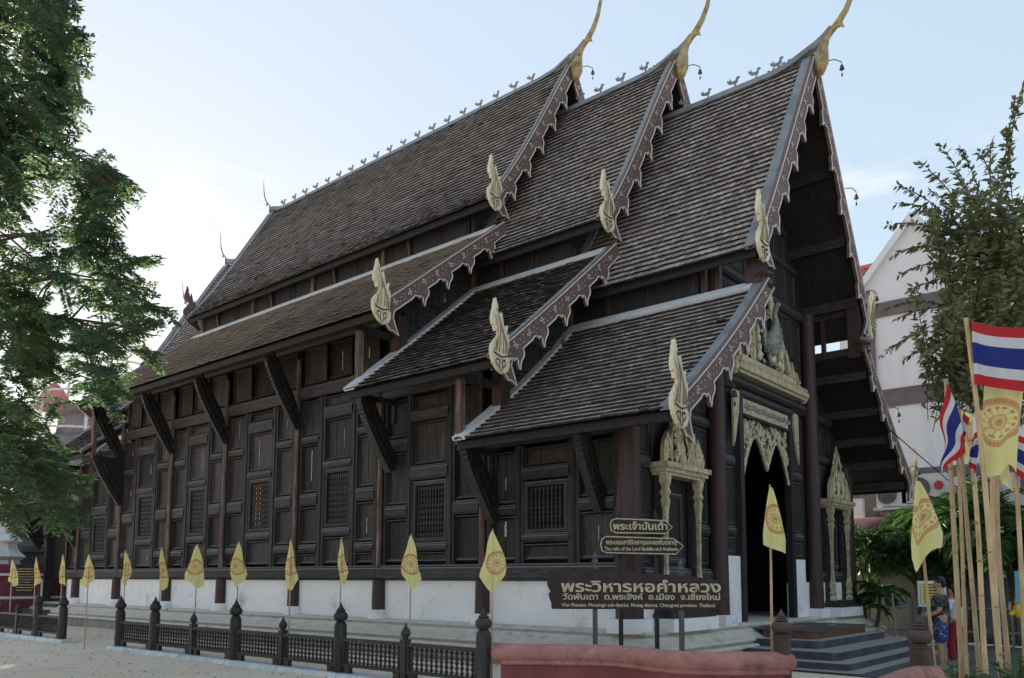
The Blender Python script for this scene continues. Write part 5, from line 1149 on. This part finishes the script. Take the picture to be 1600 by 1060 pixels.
# ================================================================ people
def person(label, p, s, face, shirt, bottom, hairlong, arms, shorts, group=None):
    """p: ground point, s: stature, face: unit heading"""
    th = thing('person', label, 'person', p); P0 = Vector(p); F_ = Vector(face).normalized(); L_ = Zv.cross(F_)
    def W(a, b, c): return P0+F_*a*s+L_*b*s+Zv*c*s
    J = {'pel': (0, 0, .53, .085, .075), 'wai': (0, 0, .61, .08, .068), 'che': (.01, 0, .72, .098, .075), 'nek0': (0, 0, .80, .075, .055), 'nek': (.005, 0, .845, .034, .034), 'hd0': (.012, 0, .885, .045, .05), 'hd1': (.012, 0, .93, .052, .06), 'hd2': (.008, 0, .975, .035, .042)}
    E_ = [('pel', 'wai'), ('wai', 'che'), ('che', 'nek0'), ('nek0', 'nek'), ('nek', 'hd0'), ('hd0', 'hd1'), ('hd1', 'hd2')]
    for t, q in (('l', 1), ('r', -1)):
        st = .02*q
        J.update({t+'hp': (0, .05*q, .50, .06, .06), t+'kn': (.012+st, .055*q, .28, .037, .037), t+'an': (-.005+st, .055*q, .05, .022, .025), t+'ft': (.05+st, .06*q, .018, .024, .016), t+'to': (.09+st, .062*q, .014, .02, .012)})
        J.update({t+'sh': (0, .095*q, .795, .038, .038)})
        e, h_ = arms[t]
        J.update({t+'el': (*e, .028, .028), t+'wr': (*h_, .018, .02), t+'hn': (h_[0]+.035, h_[1], h_[2]+.005, .017, .024), t+'fg': (h_[0]+.065, h_[1], h_[2]-.005, .010, .018)})
        E_ += [('pel', t+'hp'), (t+'hp', t+'kn'), (t+'kn', t+'an'), (t+'an', t+'ft'), (t+'ft', t+'to'), ('nek0', t+'sh'), (t+'sh', t+'el'), (t+'el', t+'wr'), (t+'wr', t+'hn'), (t+'hn', t+'fg')]
    def skin(names, edges, name, mt_, grow=0, root=None, par=th, trims=None):
        me = bpy.data.meshes.new(name); idx = {n_: i for i, n_ in enumerate(names)}
        JJ = dict(J); JJ.update(trims or {})
        me.from_pydata([tuple(W(*JJ[n_][:3])-OFF[th.name]) for n_ in names], [(idx[a], idx[b]) for a, b in edges], []); me.materials.append(mt_)
        o = bpy.data.objects.new(name, me); COL.objects.link(o); sk = o.modifiers.new('s', 'SKIN'); sk.use_smooth_shade = True; ss = o.modifiers.new('ss', 'SUBSURF'); ss.levels = 2; ss.render_levels = 2
        bpy.context.view_layer.objects.active = o
        lay = me.skin_vertices[0].data if me.skin_vertices else None
        if lay is None:
            with bpy.context.temp_override(object=o, active_object=o): bpy.ops.mesh.customdata_skin_add()
            lay = me.skin_vertices[0].data
        for n_ in names:
            r_ = JJ[n_]; lay[idx[n_]].radius = ((r_[3]+grow)*s, (r_[4]+grow)*s); lay[idx[n_]].use_root = (n_ == (root or names[0]))
        dg = bpy.context.evaluated_depsgraph_get(); me2 = bpy.data.meshes.new_from_object(o.evaluated_get(dg)); o.modifiers.clear(); o.data = me2
        if not me2.materials: me2.materials.append(mt_)
        o.parent = par; OFF[o.name] = OFF[th.name]; return o
    skin(list(J), E_, 'body', mat('skin', (.36, .20, .13), (.45, .26, .18), 4, rough=.55), root='pel')
    tr = {'lsl': (arms['l'][0][0]*.8, arms['l'][0][1]*.95+.005, .795+(arms['l'][0][2]-.795)*.8, .036, .036), 'rsl': (arms['r'][0][0]*.8, arms['r'][0][1]*.95-.005, .795+(arms['r'][0][2]-.795)*.8, .036, .036), 'hem': (0, 0, .445, .105, .09)}
    skin(['hem', 'wai', 'che', 'nek0', 'lsh', 'rsh', 'lsl', 'rsl'], [('hem', 'wai'), ('wai', 'che'), ('che', 'nek0'), ('nek0', 'lsh'), ('nek0', 'rsh'), ('lsh', 'lsl'), ('rsh', 'rsl')], 'shirt', shirt, .014, 'hem', trims=tr)
    e = .27 if shorts else .06
    def lm(t): a, b = J[t+'hp'], J[t+'kn']; return b if shorts else J[t+'an']
    tr = {'lb': (lm('l')[0], lm('l')[1], e, .058 if shorts else .036, .058 if shorts else .036), 'rb': (lm('r')[0], lm('r')[1], e, .058 if shorts else .036, .058 if shorts else .036), 'wst': (0, 0, .585, .085, .075)}
    nm = ['pel', 'wst', 'lhp', 'rhp', 'lb', 'rb']; ed = [('pel', 'wst'), ('pel', 'lhp'), ('pel', 'rhp'), ('lhp', 'lb'), ('rhp', 'rb')]
    if not shorts: nm += ['lkn', 'rkn']; ed = [('pel', 'wst'), ('pel', 'lhp'), ('pel', 'rhp'), ('lhp', 'lkn'), ('rhp', 'rkn'), ('lkn', 'lb'), ('rkn', 'rb')]
    skin(nm, ed, 'shorts' if shorts else 'trousers', bottom, .010, 'pel', trims=tr)
    HAIR = mat('black_hair', (.008, .007, .007), (.02, .018, .016), 20, rough=.4)
    m = MB(); c_ = W(-.004, 0, .955); m.ball(c_, (.058*s, .058*s, .055*s), 14); m.ball(W(-.022, 0, .925), (.045*s, .05*s, .05*s), 12)
    if hairlong:
        m.tube([W(-.03, 0, .95), W(-.05, 0, .88), W(-.065, 0, .80), W(-.07, 0, .72)], [.05*s, .055*s, .06*s, .03*s], 10)
    m.build('hair', [HAIR], th, smooth=True)
    m = MB(); SK = MT['skin']; m.tube([W(.055, 0, .925), W(.075, 0, .905), W(.06, 0, .897)], [.006*s, .010*s, .007*s], 6)
    for q in (-1, 1): m.ball(W(.008, .052*q, .915), (.014*s, .01*s, .02*s), 8)
    m.build('nose_and_ears', [SK], th, smooth=True)
    m = MB()
    for q in (-1, 1): m.ball(W(.052, .02*q, .925), (.007*s, .007*s, .006*s), 6)
    m.tube([W(.052, -.015, .885), W(.056, 0, .884), W(.052, .015, .885)], .003*s, 4); m.build('eyes_and_mouth', [DARK], th)
    # shoes
    m = MB()
    for q in (1, -1):
        st = .02*q; a = W(-.03+st, .056*q, .012); b = W(.09+st, .062*q, .012); m.tube([a, (a+b)/2+Zv*.01*s, b], [.026*s, .03*s, .022*s], 8)
    m.build('shoe', [mat('grey_shoe', (.12, .13, .15), (.4, .42, .45), 8)], th, smooth=True)
    for t, q in (('l', 1), ('r', -1)):   # fingers
        h_ = arms[t][1]; m = MB()
        for i in range(4):
            b = (h_[0]+.055, h_[1]+(i-1.5)*.010, h_[2]); l = .035+.006*(i in (1, 2)); m.tube([W(*b), W(b[0]+l*.6, b[1], b[2]-.008), W(b[0]+l*.85, b[1], b[2]-.026)], [.006*s, .0055*s, .004*s], 5)
        m.tube([W(h_[0]+.02, h_[1]-q*.015, h_[2]), W(h_[0]+.045, h_[1]-q*.032, h_[2]-.005), W(h_[0]+.06, h_[1]-q*.034, h_[2]-.012)], [.007*s, .006*s, .0045*s], 5)
        m.build('fingers', [SK], th, smooth=True)
    return th
CAMO = mat('camouflage_cloth', (.012, .014, .014), (.075, .085, .08), 13, (1, 1, 1), .85, detail=2, col3=(.16, .17, .16), c3scale=11, c3pos=(.56, .6))
FLOR = mat('blue_floral_cloth', (.008, .012, .05), (.03, .08, .24), 11, (1, 1, 1), .8, detail=2, col3=(.32, .38, .48), c3scale=14, c3pos=(.56, .6))
WSH = mat('white_shirt', (.55, .56, .62), (.65, .67, .72), 4, rough=.85); REDP = mat('dark_red_trousers', (.20, .012, .03), (.27, .02, .04), 4)
pm = at(1468, 905, 15.6); pm.z = 0; fdir = -RH*.9+FH*.35
person('man in a camouflage t-shirt and blue patterned shorts standing side-on, reading the notice', pm, 1.74, fdir, CAMO, FLOR, False, {'l': ((.03, .115, .63), (.12, .09, .585)), 'r': ((.0, -.125, .63), (.10, -.10, .60))}, True)
pw = at(1489, 905, 16.3); pw.z = 0
person('long-haired woman in a white shirt and dark red trousers behind the man', pw, 1.60, -RH*.5+FH*.8, WSH, REDP, True, {'l': ((.02, .125, .64), (.08, .10, .55)), 'r': ((-.02, -.13, .65), (.06, -.14, .56))}, False)
# blue cloth and yellow figure at the right edge
p = at(1592, 920, 14); th = thing('hanging_cloth', 'light blue cloth hanging at the right frame edge behind the last pole', 'cloth', (p.x, p.y, 1.2))
m = MB(); vs = []; n = 8
for j in range(n+1):
    for i in range(n+1): u_ = i/n; v_ = j/n; q = at(1585+26*u_+2*v_*(1-u_), 893+50*v_, 14); q += FWD*.04*math.sin(u_*9); vs.append(q)
m.add(vs, [(j*(n+1)+i, j*(n+1)+i+1, (j+1)*(n+1)+i+1, (j+1)*(n+1)+i) for j in range(n) for i in range(n)]); m.build('cloth', [mat('light_blue_cloth', (.08, .30, .42), (.2, .45, .55), 3)], th, smooth=True)
m = MB(); q = at(1591, 955, 17); m.ball(q, (.1, .1, .16), 10); m.ball(q+Zv*.2, (.07, .07, .08), 10); m.tube([q+Vector((-.02, 0, 0)), q-RH*.18-Zv*.08], [.06, .04], 8); o = m.build('yellow_figure', [mat('bright_yellow', (.6, .38, .02), (.7, .48, .04), 3)], smooth=True); tag(o, 'small yellow seated figurine on the dark counter at the right edge', 'figurine')

# ================================================================ left background: stupas and plinth
def stupa(name, label, u, dep, prof, mt_, n=16, rot=0):
    p = at(u, 905, dep); th = thing(name, label, 'stupa', (p.x, p.y, 0)); m = MB(); m.lathe(prof, (p.x, p.y, 0), n, rot=rot); m.build('tiers', [mt_], th, smooth=(n > 12)); return th, p
s1, p1 = stupa('stupa', 'black bell-shaped stupa with glossy rings at the left edge above the plum plinth', 30, 38, [(2.0, 1.2), (2.0, 1.7), (1.75, 1.8), (1.75, 2.0), (2.05, 2.1), (2.05, 2.3), (1.6, 2.4), (1.6, 2.75), (1.85, 2.85), (1.8, 3.1), (1.35, 3.45), (1.25, 3.55), (1.45, 3.65), (1.4, 3.85), (1.0, 4.2), (.8, 4.5), (.95, 4.6), (.9, 4.75), (.6, 5.1), (.5, 5.6), (.35, 6.2), (.2, 7), (.05, 8.2)], CHEDI)
m = MB(); m.box(p1.x-2.3, p1.x+2.3, p1.y-2.3, p1.y+2.3, 0, 1.0); m.box(p1.x-2.1, p1.x+2.1, p1.y-2.1, p1.y+2.1, 1.0, 1.25); m.build('square_base', [CHEDI], s1)
th, p = stupa('white_stupa', 'small white stupa with stacked curling tiers at the far left edge', 2, 34, [(1.0, 1.2), (1.0, 1.5), (.8, 1.55), (.75, 1.8), (1.0, 1.9), (.7, 2.1), (.65, 2.4), (.9, 2.55), (.6, 2.8), (.5, 3.1), (.75, 3.2), (.45, 3.5), (.35, 4.0), (.2, 4.6), (.03, 5.4)], KERB, 8)
big, p2 = stupa('scaffolded_stupa', 'big grey tiered stupa wrapped in scaffolding behind the tree', 150, 52, [(5.0, 0), (5.0, 5.2), (4.2, 5.5), (4.2, 6.6), (4.6, 6.8), (4.6, 7.4), (3.6, 7.9), (3.5, 9.4), (3.9, 9.6), (3.9, 10.2), (2.9, 10.6), (2.7, 11.8), (3.1, 12.0), (3.1, 12.4), (1.2, 12.9), (.4, 13.6)], mat('grey_stupa', (.10, .10, .115), (.20, .19, .2), 1.5), 8)
m = MB()
for i in range(8):
    a = i*math.pi/4+.2
    for r_, z0, z1 in ((5.6, 0, 11.5), (4.2, 11.5, 15.5)): m.tube([(p2.x+r_*math.cos(a), p2.y+r_*math.sin(a), z0), (p2.x+r_*.92*math.cos(a), p2.y+r_*.92*math.sin(a), z1)], .09, 6)
for z, r_ in ((3, 5.6), (5.5, 5.5), (8, 5.4), (10.5, 5.2), (13, 4.0), (15, 3.9)):
    m.tube([(p2.x+r_*math.cos(a), p2.y+r_*math.sin(a), z) for a in np.linspace(0, 6.283, 17)], .07, 5)
m.build('scaffold', [STEEL], big)
m = MB(); m.lathe([(1.0, 12.0), (.9, 12.7), (.5, 13.4), (.1, 13.8)], (p2.x-.2, p2.y-3.0, 0), 10); m.build('red_cover', [RUST], big, smooth=True)
p = at(22, 905, 33); pl = thing('plum_plinth', 'plum red stepped plinth with pale ledges and an engraved black plaque', 'plinth', (p.x, p.y, 0))
m = MB()
for e, z0, z1 in ((.5, 0, .5), (.25, .5, .85), (0, .95, 1.75), (.12, 1.85, 2.2)): m.box(p.x-3.2-e, p.x+.9+e, p.y-1.2-e, p.y+2, z0, z1)
m.build('masonry', [PURPLE], pl)
m = MB(); m.box(p.x-3.4, p.x+1.15, p.y-1.4, p.y+2, .85, .95); m.box(p.x-3.4, p.x+1.15, p.y-1.4, p.y+2, 1.75, 1.85); m.build('pale_ledge', [KERB], pl)
c_ = at(43, 905, 31.5); m = MB(); a_ = at(27, 880, 31.0); b_ = at(57, 880, 31.0); zc = at(43, 905, 31).z; m.obox(Vector((a_.x, a_.y, zc)), Vector((b_.x, b_.y, zc)), .06, 1.05); m.build('plaque', [DARK], pl)
m = MB()
for i in range(9):
    z = zc-.42+.1*i; q0 = Vector((a_.x, a_.y, z))-FH*.04; q1 = Vector((b_.x, b_.y, z))-FH*.04; t = .06
    while t < .9: e_ = t+.04+.09*R(); m.obox(q0+(q1-q0)*t, q0+(q1-q0)*min(e_, .94), .01, .03); t = e_+.025
m.build('engraved_line', [GOLDD], pl)
# far buildings / tree mass beyond, closing the horizon
for i, (u, dep, w_, h_, lab, mt_) in enumerate(((1700, 60, 30, 8, 'pale building beyond the right edge', WALLW),)):
    p = at(u, 905, dep); t = thing('far_building', lab, 'building', (p.x, p.y, 0)); m = MB(); m.box(p.x-w_/2, p.x+w_/2, p.y, p.y+10, 0, h_); m.build('wall', [mt_], t); m = MB(); m.prism([(-w_/2-.5, 0), (w_/2+.5, 0), (0, 3)], (p.x, p.y+5, h_), (1, 0, 0), (0, 0, 1), (0, 1, 0), 11); m.build('roof', [REDT], t)
# ================================================================ foliage
def leaves_mesh(name, mt_, P, T, N_, ln, wd, tone):
    """P,T,N arrays: base point, direction, normal; leaf = folded rhombus of 4 verts + tip"""
    n = len(P); B = np.cross(N_, T); B /= np.linalg.norm(B, axis=1, keepdims=True)+1e-9
    ln = ln[:, None]; wd = wd[:, None]
    v = np.empty((n, 4, 3)); v[:, 0] = P; v[:, 1] = P+T*ln*.45+B*wd*.5; v[:, 2] = P+T*ln-N_*ln*.12; v[:, 3] = P+T*ln*.45-B*wd*.5
    me = bpy.data.meshes.new(name); me.vertices.add(n*4); me.vertices.foreach_set('co', v.reshape(-1)); me.loops.add(n*6); me.polygons.add(n*2)
    base = (np.arange(n)*4)[:, None]; idx = np.concatenate([base+np.array([[0, 1, 2]]), base+np.array([[0, 2, 3]])], 1)
    me.loops.foreach_set('vertex_index', idx.reshape(-1).astype(np.int32)); me.polygons.foreach_set('loop_start', (np.arange(n*2)*3).astype(np.int32))
    a = me.attributes.new('tone', 'FLOAT', 'FACE'); a.data.foreach_set('value', np.repeat(tone, 2).astype(np.float32))
    me.materials.append(mt_); me.update(calc_edges=True); me.validate(); return me
def norm(a): return a/(np.linalg.norm(a, axis=-1, keepdims=True)+1e-9)
Rn = np.array(RGT); Fn = np.array(FWD); Un = np.array((0, 0, 1.))
def link(name, me, parent, kind=None):
    o = bpy.data.objects.new(name, me); COL.objects.link(o); o.parent = parent; o.location = -OFF[parent.name]; OFF[o.name] = Vector((0, 0, 0))
    if kind: o['kind'] = kind
    return o
# ---- left feathery tree -------------------------------------------------
OUT = [(-20, 135), (0, 128), (50, 140), (90, 150), (110, 128), (135, 125), (160, 118), (200, 95), (225, 125), (262, 208), (300, 205), (330, 188), (360, 175), (385, 215), (405, 235), (440, 240), (480, 262), (530, 268), (560, 240), (585, 225), (605, 190), (630, 130), (660, 95), (690, 90), (720, 105), (755, 145), (790, 138), (820, 100), (845, 60)]
def uout(v): return np.interp(v, [a for a, b in OUT], [b for a, b in OUT])
trunkp = at(-330, 905, 14.0); trunkp.z = 0
lt = thing('feathery_tree', 'big leafy tree with fine feathery foliage filling the left edge against the bright sky', 'tree', tuple(trunkp))
m = MB(); top = at(-260, 330, 14.0)
m.tube([trunkp, trunkp+Vector((.1, .1, 2.2)), trunkp+(top-trunkp)*.5, top, at(-120, 30, 13.8)], [.38, .30, .24, .16, .06], 12); m.build('trunk', [BARK], lt, smooth=True)
PB = []; TB = []; LB = []; limbs = MB(); ends = []
# limb skeleton: main limbs leave the trunk, sub-limbs reach the clumps
for v in (20, 110, 200, 290, 370, 450, 520, 600, 680, 760):
    for q in range(2):
        dep = 11.2+5*rng.random(); ue = uout(v)-25-90*rng.random()*q; ve = v+12*rng.normal()
        e = np.array(at(ue, ve, dep)); s0 = np.array(at(-240+20*rng.random(), min(560, v*.6+190), 14.0)); md = (s0+e)/2+np.array([0, 0, .5*rng.random()])
        pts = [s0+(md-s0)*.5, md, md+(e-md)*.5+np.array([0, 0, .12]), e]; limbs.tube([Vector(s0)]+[Vector(p) for p in pts], [.075, .055, .036, .022, .008], 6)
        ends.append((pts, e))
limbs.build('limb', [BARK], lt, smooth=True)
CL = [(0, 0, 0, 0)]*0
for i in range(170):
    v = -40+840*rng.random(); CL.append((uout(v)-32-(uout(v)+75)*rng.random()**.9, v, 10.8+5.4*rng.random(), 12+13*rng.random(), rng.random()))
def sprays(n, vlo, vhi, edge=0):
    """bipinnate sprays: twig -> pinnae -> leaflets, all in real depth"""
    P_ = []; T_ = []; Nn = []; L_ = []; W_ = []; To = []
    for i in range(n):
        v = vlo+(vhi-vlo)*rng.random(); uo = uout(v)
        if edge: u = uo-24-45*rng.random()**1.2; dep = 10.8+5.6*rng.random(); cc = rng.random()
        else:
            q = CL[int(rng.random()*len(CL))]; u = q[0]+q[3]*rng.normal(); v = q[1]+.75*q[3]*rng.normal(); dep = q[2]+.35*rng.normal(); cc = q[4]; u = min(u, uout(v)-22)
        hole = 0
        for (hu, hv, hr) in ((60, 640, 44), (205, 560, 27), (75, 490, 22), (150, 612, 30), (40, 400, 14), (25, 45, 26), (8, 110, 14), (228, 520, 16), (120, 590, 26), (170, 470, 14), (115, 320, 14), (85, 250, 12), (20, 560, 16), (160, 670, 22)):
            if (u-hu)**2+(v-hv)**2 < (hr*(.8+.5*rng.random()))**2: hole = 1
        if hole and rng.random() < .85: continue
        p = np.array(at(u-14, v, dep))
        d = norm(Rn*(.8+.6*rng.normal())+Fn*.8*rng.normal()+Un*(-.35+.75*rng.normal()))
        side = norm(np.cross(d, Un)); ntw = 6; clt = .6*cc+.4*rng.random(); tl = .34+.26*rng.random()
        for k in range(ntw):
            for sg in (-1, 1):
                t = (k+.5*(sg > 0))/ntw*tl; b = p+d*t+np.array([0, 0, -.28*t*t])
                pd = norm(d*.75+side*sg*.9+Un*(.1*rng.normal())); pl_ = (.22-.12*abs(t/tl-.4))*(.8+.4*rng.random()); m_ = 5
                for j in range(m_):
                    for s2 in (-1, 1):
                        q = b+pd*pl_*(j+.6)/m_+np.array([0, 0, -.06*(j/m_)**2])
                        s3 = norm(np.cross(pd, Un+.4*side*sg)); P_.append(q); T_.append(norm(pd*.55+s3*s2*.9+Un*(-.12+.15*rng.normal()))); Nn.append(norm(Un*.7+.75*rng.normal(size=3)))
                        L_.append(.066+.034*rng.random()); W_.append(.030+.014*rng.random()); To.append(min(1, max(0, clt*.6+.4*rng.random())))
    return [np.array(a) for a in (P_, T_, Nn, L_, W_, To)]
A = sprays(1120, -30, 800); B_ = sprays(260, -20, 815, 1)
A = [np.concatenate([a, b]) for a, b in zip(A, B_)]
link('crown', leaves_mesh('crown', LEAFA, *A), lt, 'stuff')
tw0 = MB()
for q in CL:
    e = np.array(at(q[0], q[1], q[2])); allp = [p for pts, _ in ends for p in pts]; b = min(allp, key=lambda p: np.linalg.norm(p-e)+.6*max(0, np.dot(p-e, Rn)))
    md = (b+e)/2+np.array([0, 0, .10]); tw0.tube([Vector(b), Vector(md), Vector(e), Vector(e+Rn*.25-Un*.1)], [.020, .014, .008, .003], 5)
tw0.build('twigs', [BARK], lt, kind='stuff')
# ---- right laurel-leaved tree -------------------------------------------
rtp = at(1760, 905, 10.6); rtp.z = 0
rtree = thing('laurel_tree', 'airy tree with drooping shoots of oval dark leaves above the striped flag', 'tree', tuple(rtp))
m = MB(); m.tube([rtp, at(1740, 700, 10.6), at(1700, 520, 10.4), at(1660, 420, 10.2)], [.16, .13, .10, .06], 10); m.build('trunk', [BARK], rtree, smooth=True)
TIPS = [(1384, 353, 60), (1400, 290, 50), (1402, 318, 50), (1438, 258, 60), (1468, 228, 70), (1500, 230, -30), (1532, 238, 60), (1560, 262, 40), (1548, 222, 40), (1572, 200, 40), (1588, 155, 30), (1600, 130, 30), (1385, 480, 40), (1398, 500, 40), (1378, 555, 10), (1412, 562, 10), (1405, 430, 30), (1395, 400, 30), (1425, 390, 40), (1440, 560, 0), (1480, 590, -20), (1472, 620, -40), (1500, 640, -60), (1530, 600, -50), (1420, 455, 20), (1590, 600, -60), (1595, 640, -60), (1430, 330, 50), (1490, 270, 60), (1515, 300, 60), (1455, 300, 50)]
inner = [(1415+200*math.sqrt(rng.random()), 285+265*rng.random(), 0) for i in range(150)]+[(1470+130*rng.random(), 470+100*rng.random(), 0) for i in range(45)]
P_ = []; T_ = []; Nn = []; L_ = []; W_ = []; To = []; tw = MB()
for i, (u, v, up_) in enumerate(TIPS+inner):
    dep = 9.2+2.0*rng.random(); e = np.array(at(u, v, dep))
    cu = 1540+60*rng.random() if i < len(TIPS) else max(u+55*rng.normal(), 1445+40*rng.random()); cv = (430 if v < 480 else 500)+50*rng.random()-25
    if i >= len(TIPS): cv = v+80+50*rng.random()
    b = np.array(at(cu, cv, 10.2)); 
    Lg = np.linalg.norm(e-b); mid = b+(e-b)*.6+np.array([0, 0, .16*Lg+(.12 if up_ > 20 else 0)])
    n = max(14, int(Lg/.042)); pts = []
    for k in range(n+1):
        t = k/n; pts.append((1-t)**2*b+2*t*(1-t)*mid+t*t*e)
    pts = np.array(pts); tw.tube([Vector(p) for p in pts[::max(1, n//7)]], .006 if i >= len(TIPS) else .008, 4)
    clt = rng.random()
    for k in range(int(n*.12), n+1):
        d = norm(pts[min(k+1, n)]-pts[max(k-1, 0)]); side = norm(np.cross(d, Un)+.3*rng.normal(size=3))
        for sg in (-1, 1):
            if rng.random() < .12: continue
            P_.append(pts[k]); T_.append(norm(d*.55+side*sg*.8+Un*(-.25+.3*rng.normal()))); Nn.append(norm(Un*.8+.6*rng.normal(size=3)))
            l = (.105+.07*rng.random())*(1-.35*k/n); L_.append(l); W_.append(l*.42); To.append(min(1, clt*.5+.5*rng.random()+(.3 if rng.random() < .06 else 0)))
tw.build('twigs', [BARK], rtree, kind='stuff')
link('crown', leaves_mesh('crown', LEAFB, *[np.array(a) for a in (P_, T_, Nn, L_, W_, To)]), rtree, 'stuff')
# ---- palms ---------------------------------------------------------------
def palm(label, u, dep, zc, nf, fl, group, name='areca_palm', leaflen=.58, stems=3, lw=.038):
    p = at(u, 905, dep); p.z = 0; th = thing(name, label, 'palm', tuple(p), group); st = MB(); P_ = []; T_ = []; Nn = []; L_ = []; W_ = []; To = []; ra = MB()
    for s_ in range(stems):
        b = Vector((p.x+.35*(R()-.5), p.y+.35*(R()-.5), 0)); tp = b+Vector((.5*(R()-.5), .5*(R()-.5), zc*(.55+.5*R()) if stems > 1 else zc)); st.tube([b, (b+tp)/2+Vector((.06, 0, 0)), tp], [.06, .05, .04], 7)
        for f in range(nf):
            az = 6.283*(f+R()*.6)/nf; el = .55+.85*R(); d0 = np.array([math.cos(az)*math.cos(el), math.sin(az)*math.cos(el), math.sin(el)]); L0 = fl*(.75+.5*R()); n = 22; pts = []; q = np.array(tp); d = d0.copy()
            for k in range(n+1): pts.append(q.copy()); q = q+d*L0/n; d = norm(d+np.array([0, 0, -.085-.05*k/n]))
            pts = np.array(pts); ra.tube([Vector(x) for x in pts[::3]], [.016*(1-.8*i/len(pts[::3])) for i in range(len(pts[::3]))], 5)
            for k in range(4, n+1):
                d = norm(pts[min(k+1, n)]-pts[k-1]); side = norm(np.cross(d, Un)+1e-4)
                for sg in (-1, 1):
                    for h in (0, .5):
                        P_.append(pts[k]-(pts[k]-pts[k-1])*h); T_.append(norm(d*.7+side*sg*.85+Un*(.12-.35*rng.random()))); Nn.append(norm(Un+.3*rng.normal(size=3)))
                        l = leaflen*(1-.55*abs(k/n-.45))*(.85+.3*rng.random()); L_.append(l); W_.append(lw*(.8+.4*rng.random())); To.append(.25+.6*rng.random())
    st.build('stem', [BARK], th, smooth=True); ra.build('rachis', [LEAFC], th)
    link('fronds', leaves_mesh('fronds', LEAFC, *[np.array(a) for a in (P_, T_, Nn, L_, W_, To)]), th, 'stuff'); return th
g = 'palms before the compound wall'
palm('tall palm right behind the far corner of the hall, left of the air conditioners', 1362, 25.5, 3.2, 15, 1.35, g, leaflen=.5)
palm('low drooping palm beside the hall corner column', 1358, 23.6, 1.3, 9, .8, g, stems=2, leaflen=.4)
palm('palm behind the leaning yellow flag', 1425, 25.5, 2.2, 10, 1.5, g)
palm('tall palm fanning up above the camouflage shirt', 1496, 25.5, 4.0, 12, 1.9, g)
palm('bright upright palm between the bamboo poles', 1520, 23.5, 3.9, 11, 1.9, g)
palm('palm behind the crossing bamboo poles', 1555, 24.0, 3.0, 12, 1.6, g)
palm('palm near the right frame edge with broad drooping fronds', 1588, 22.0, 3.3, 13, 1.7, g, lw=.06)
# ---- hedge of shade plants between
P_ = []; T_ = []; Nn = []; L_ = []; W_ = []; To = []
for i in range(5200):
    u = 1345+270*R(); v = 845+75*R() if u > 1445 else 840+48*R(); dep = 24.3+2.6*R(); P_.append(np.array(at(u, v, dep))); T_.append(norm(rng.normal(size=3)+np.array([0, 0, -.5]))); Nn.append(norm(rng.normal(size=3)+Un)); L_.append(.25+.2*R()); W_.append(.06+.04*R()); To.append(R()*.5)
me = leaves_mesh('shade_plants', LEAFC, *[np.array(a) for a in (P_, T_, Nn, L_, W_, To)]); o = bpy.data.objects.new('shade_plants', me); COL.objects.link(o); o['kind'] = 'stuff'; tag(o, 'dark mass of shade plants below the palms', 'plants')
# ---- planter foliage bottom right ----------------------------------------
pp = at(1545, 905, 6.6)
for q, (u, dep, zt) in enumerate(((1478, 6.6, .78), (1500, 6.3, .84), (1526, 6.7, .80), (1552, 6.2, .86), (1580, 6.4, .92), (1600, 6.7, .98), (1512, 7.0, .86), (1590, 5.9, .80))):
    zt += .13; p = at(u, 905, dep); p.z = 0; th = thing('planter_bush', 'leafy green bush '+('at the foot of the leftmost bamboo pole', 'between the first and second bamboo poles', 'in front of the brown bamboo pole', 'at the foot of the crossing bamboo poles', 'left of the rightmost bamboo pole', 'at the bottom right frame corner', 'set back behind the middle bamboo poles', 'nearest the camera at the bottom right')[q], 'bush', tuple(p), 'leafy bushes round the bamboo poles')
    P_ = []; T_ = []; Nn = []; L_ = []; W_ = []; To = []; st = MB()
    for s_ in range(18):
        a = 6.283*R(); tp = Vector((p.x+.22*math.cos(a)*R(), p.y+.22*math.sin(a)*R(), zt*(.6+.4*R()))); b = Vector((p.x+.06*math.cos(a), p.y+.06*math.sin(a), 0)); st.tube([b, tp], [.008, .005], 4)
        for k in range(12):
            t = .45+.55*k/12; c_ = np.array(b+(tp-b)*t); az = 2.4*k+a; d = np.array([math.cos(az), math.sin(az), .35+.3*R()]); P_.append(c_); T_.append(norm(d)); Nn.append(norm(Un+.25*rng.normal(size=3)-.3*norm(d))); l = .10+.07*R(); L_.append(l); W_.append(l*.42); To.append(R())
    st.build('stem', [BARK], th); link('leaves', leaves_mesh('leaves', LEAFD, *[np.array(a) for a in (P_, T_, Nn, L_, W_, To)]), th, 'stuff')
# thin wires
m = MB(); a = at(1388, 670, 18); b = at(1560, 800, 26); m.tube([a, (a+b)/2-Zv*.2, b], .012, 4); o = m.build('cable', [DARK]); tag(o, 'thin dark cable from the hall eave across the white wall', 'cable')
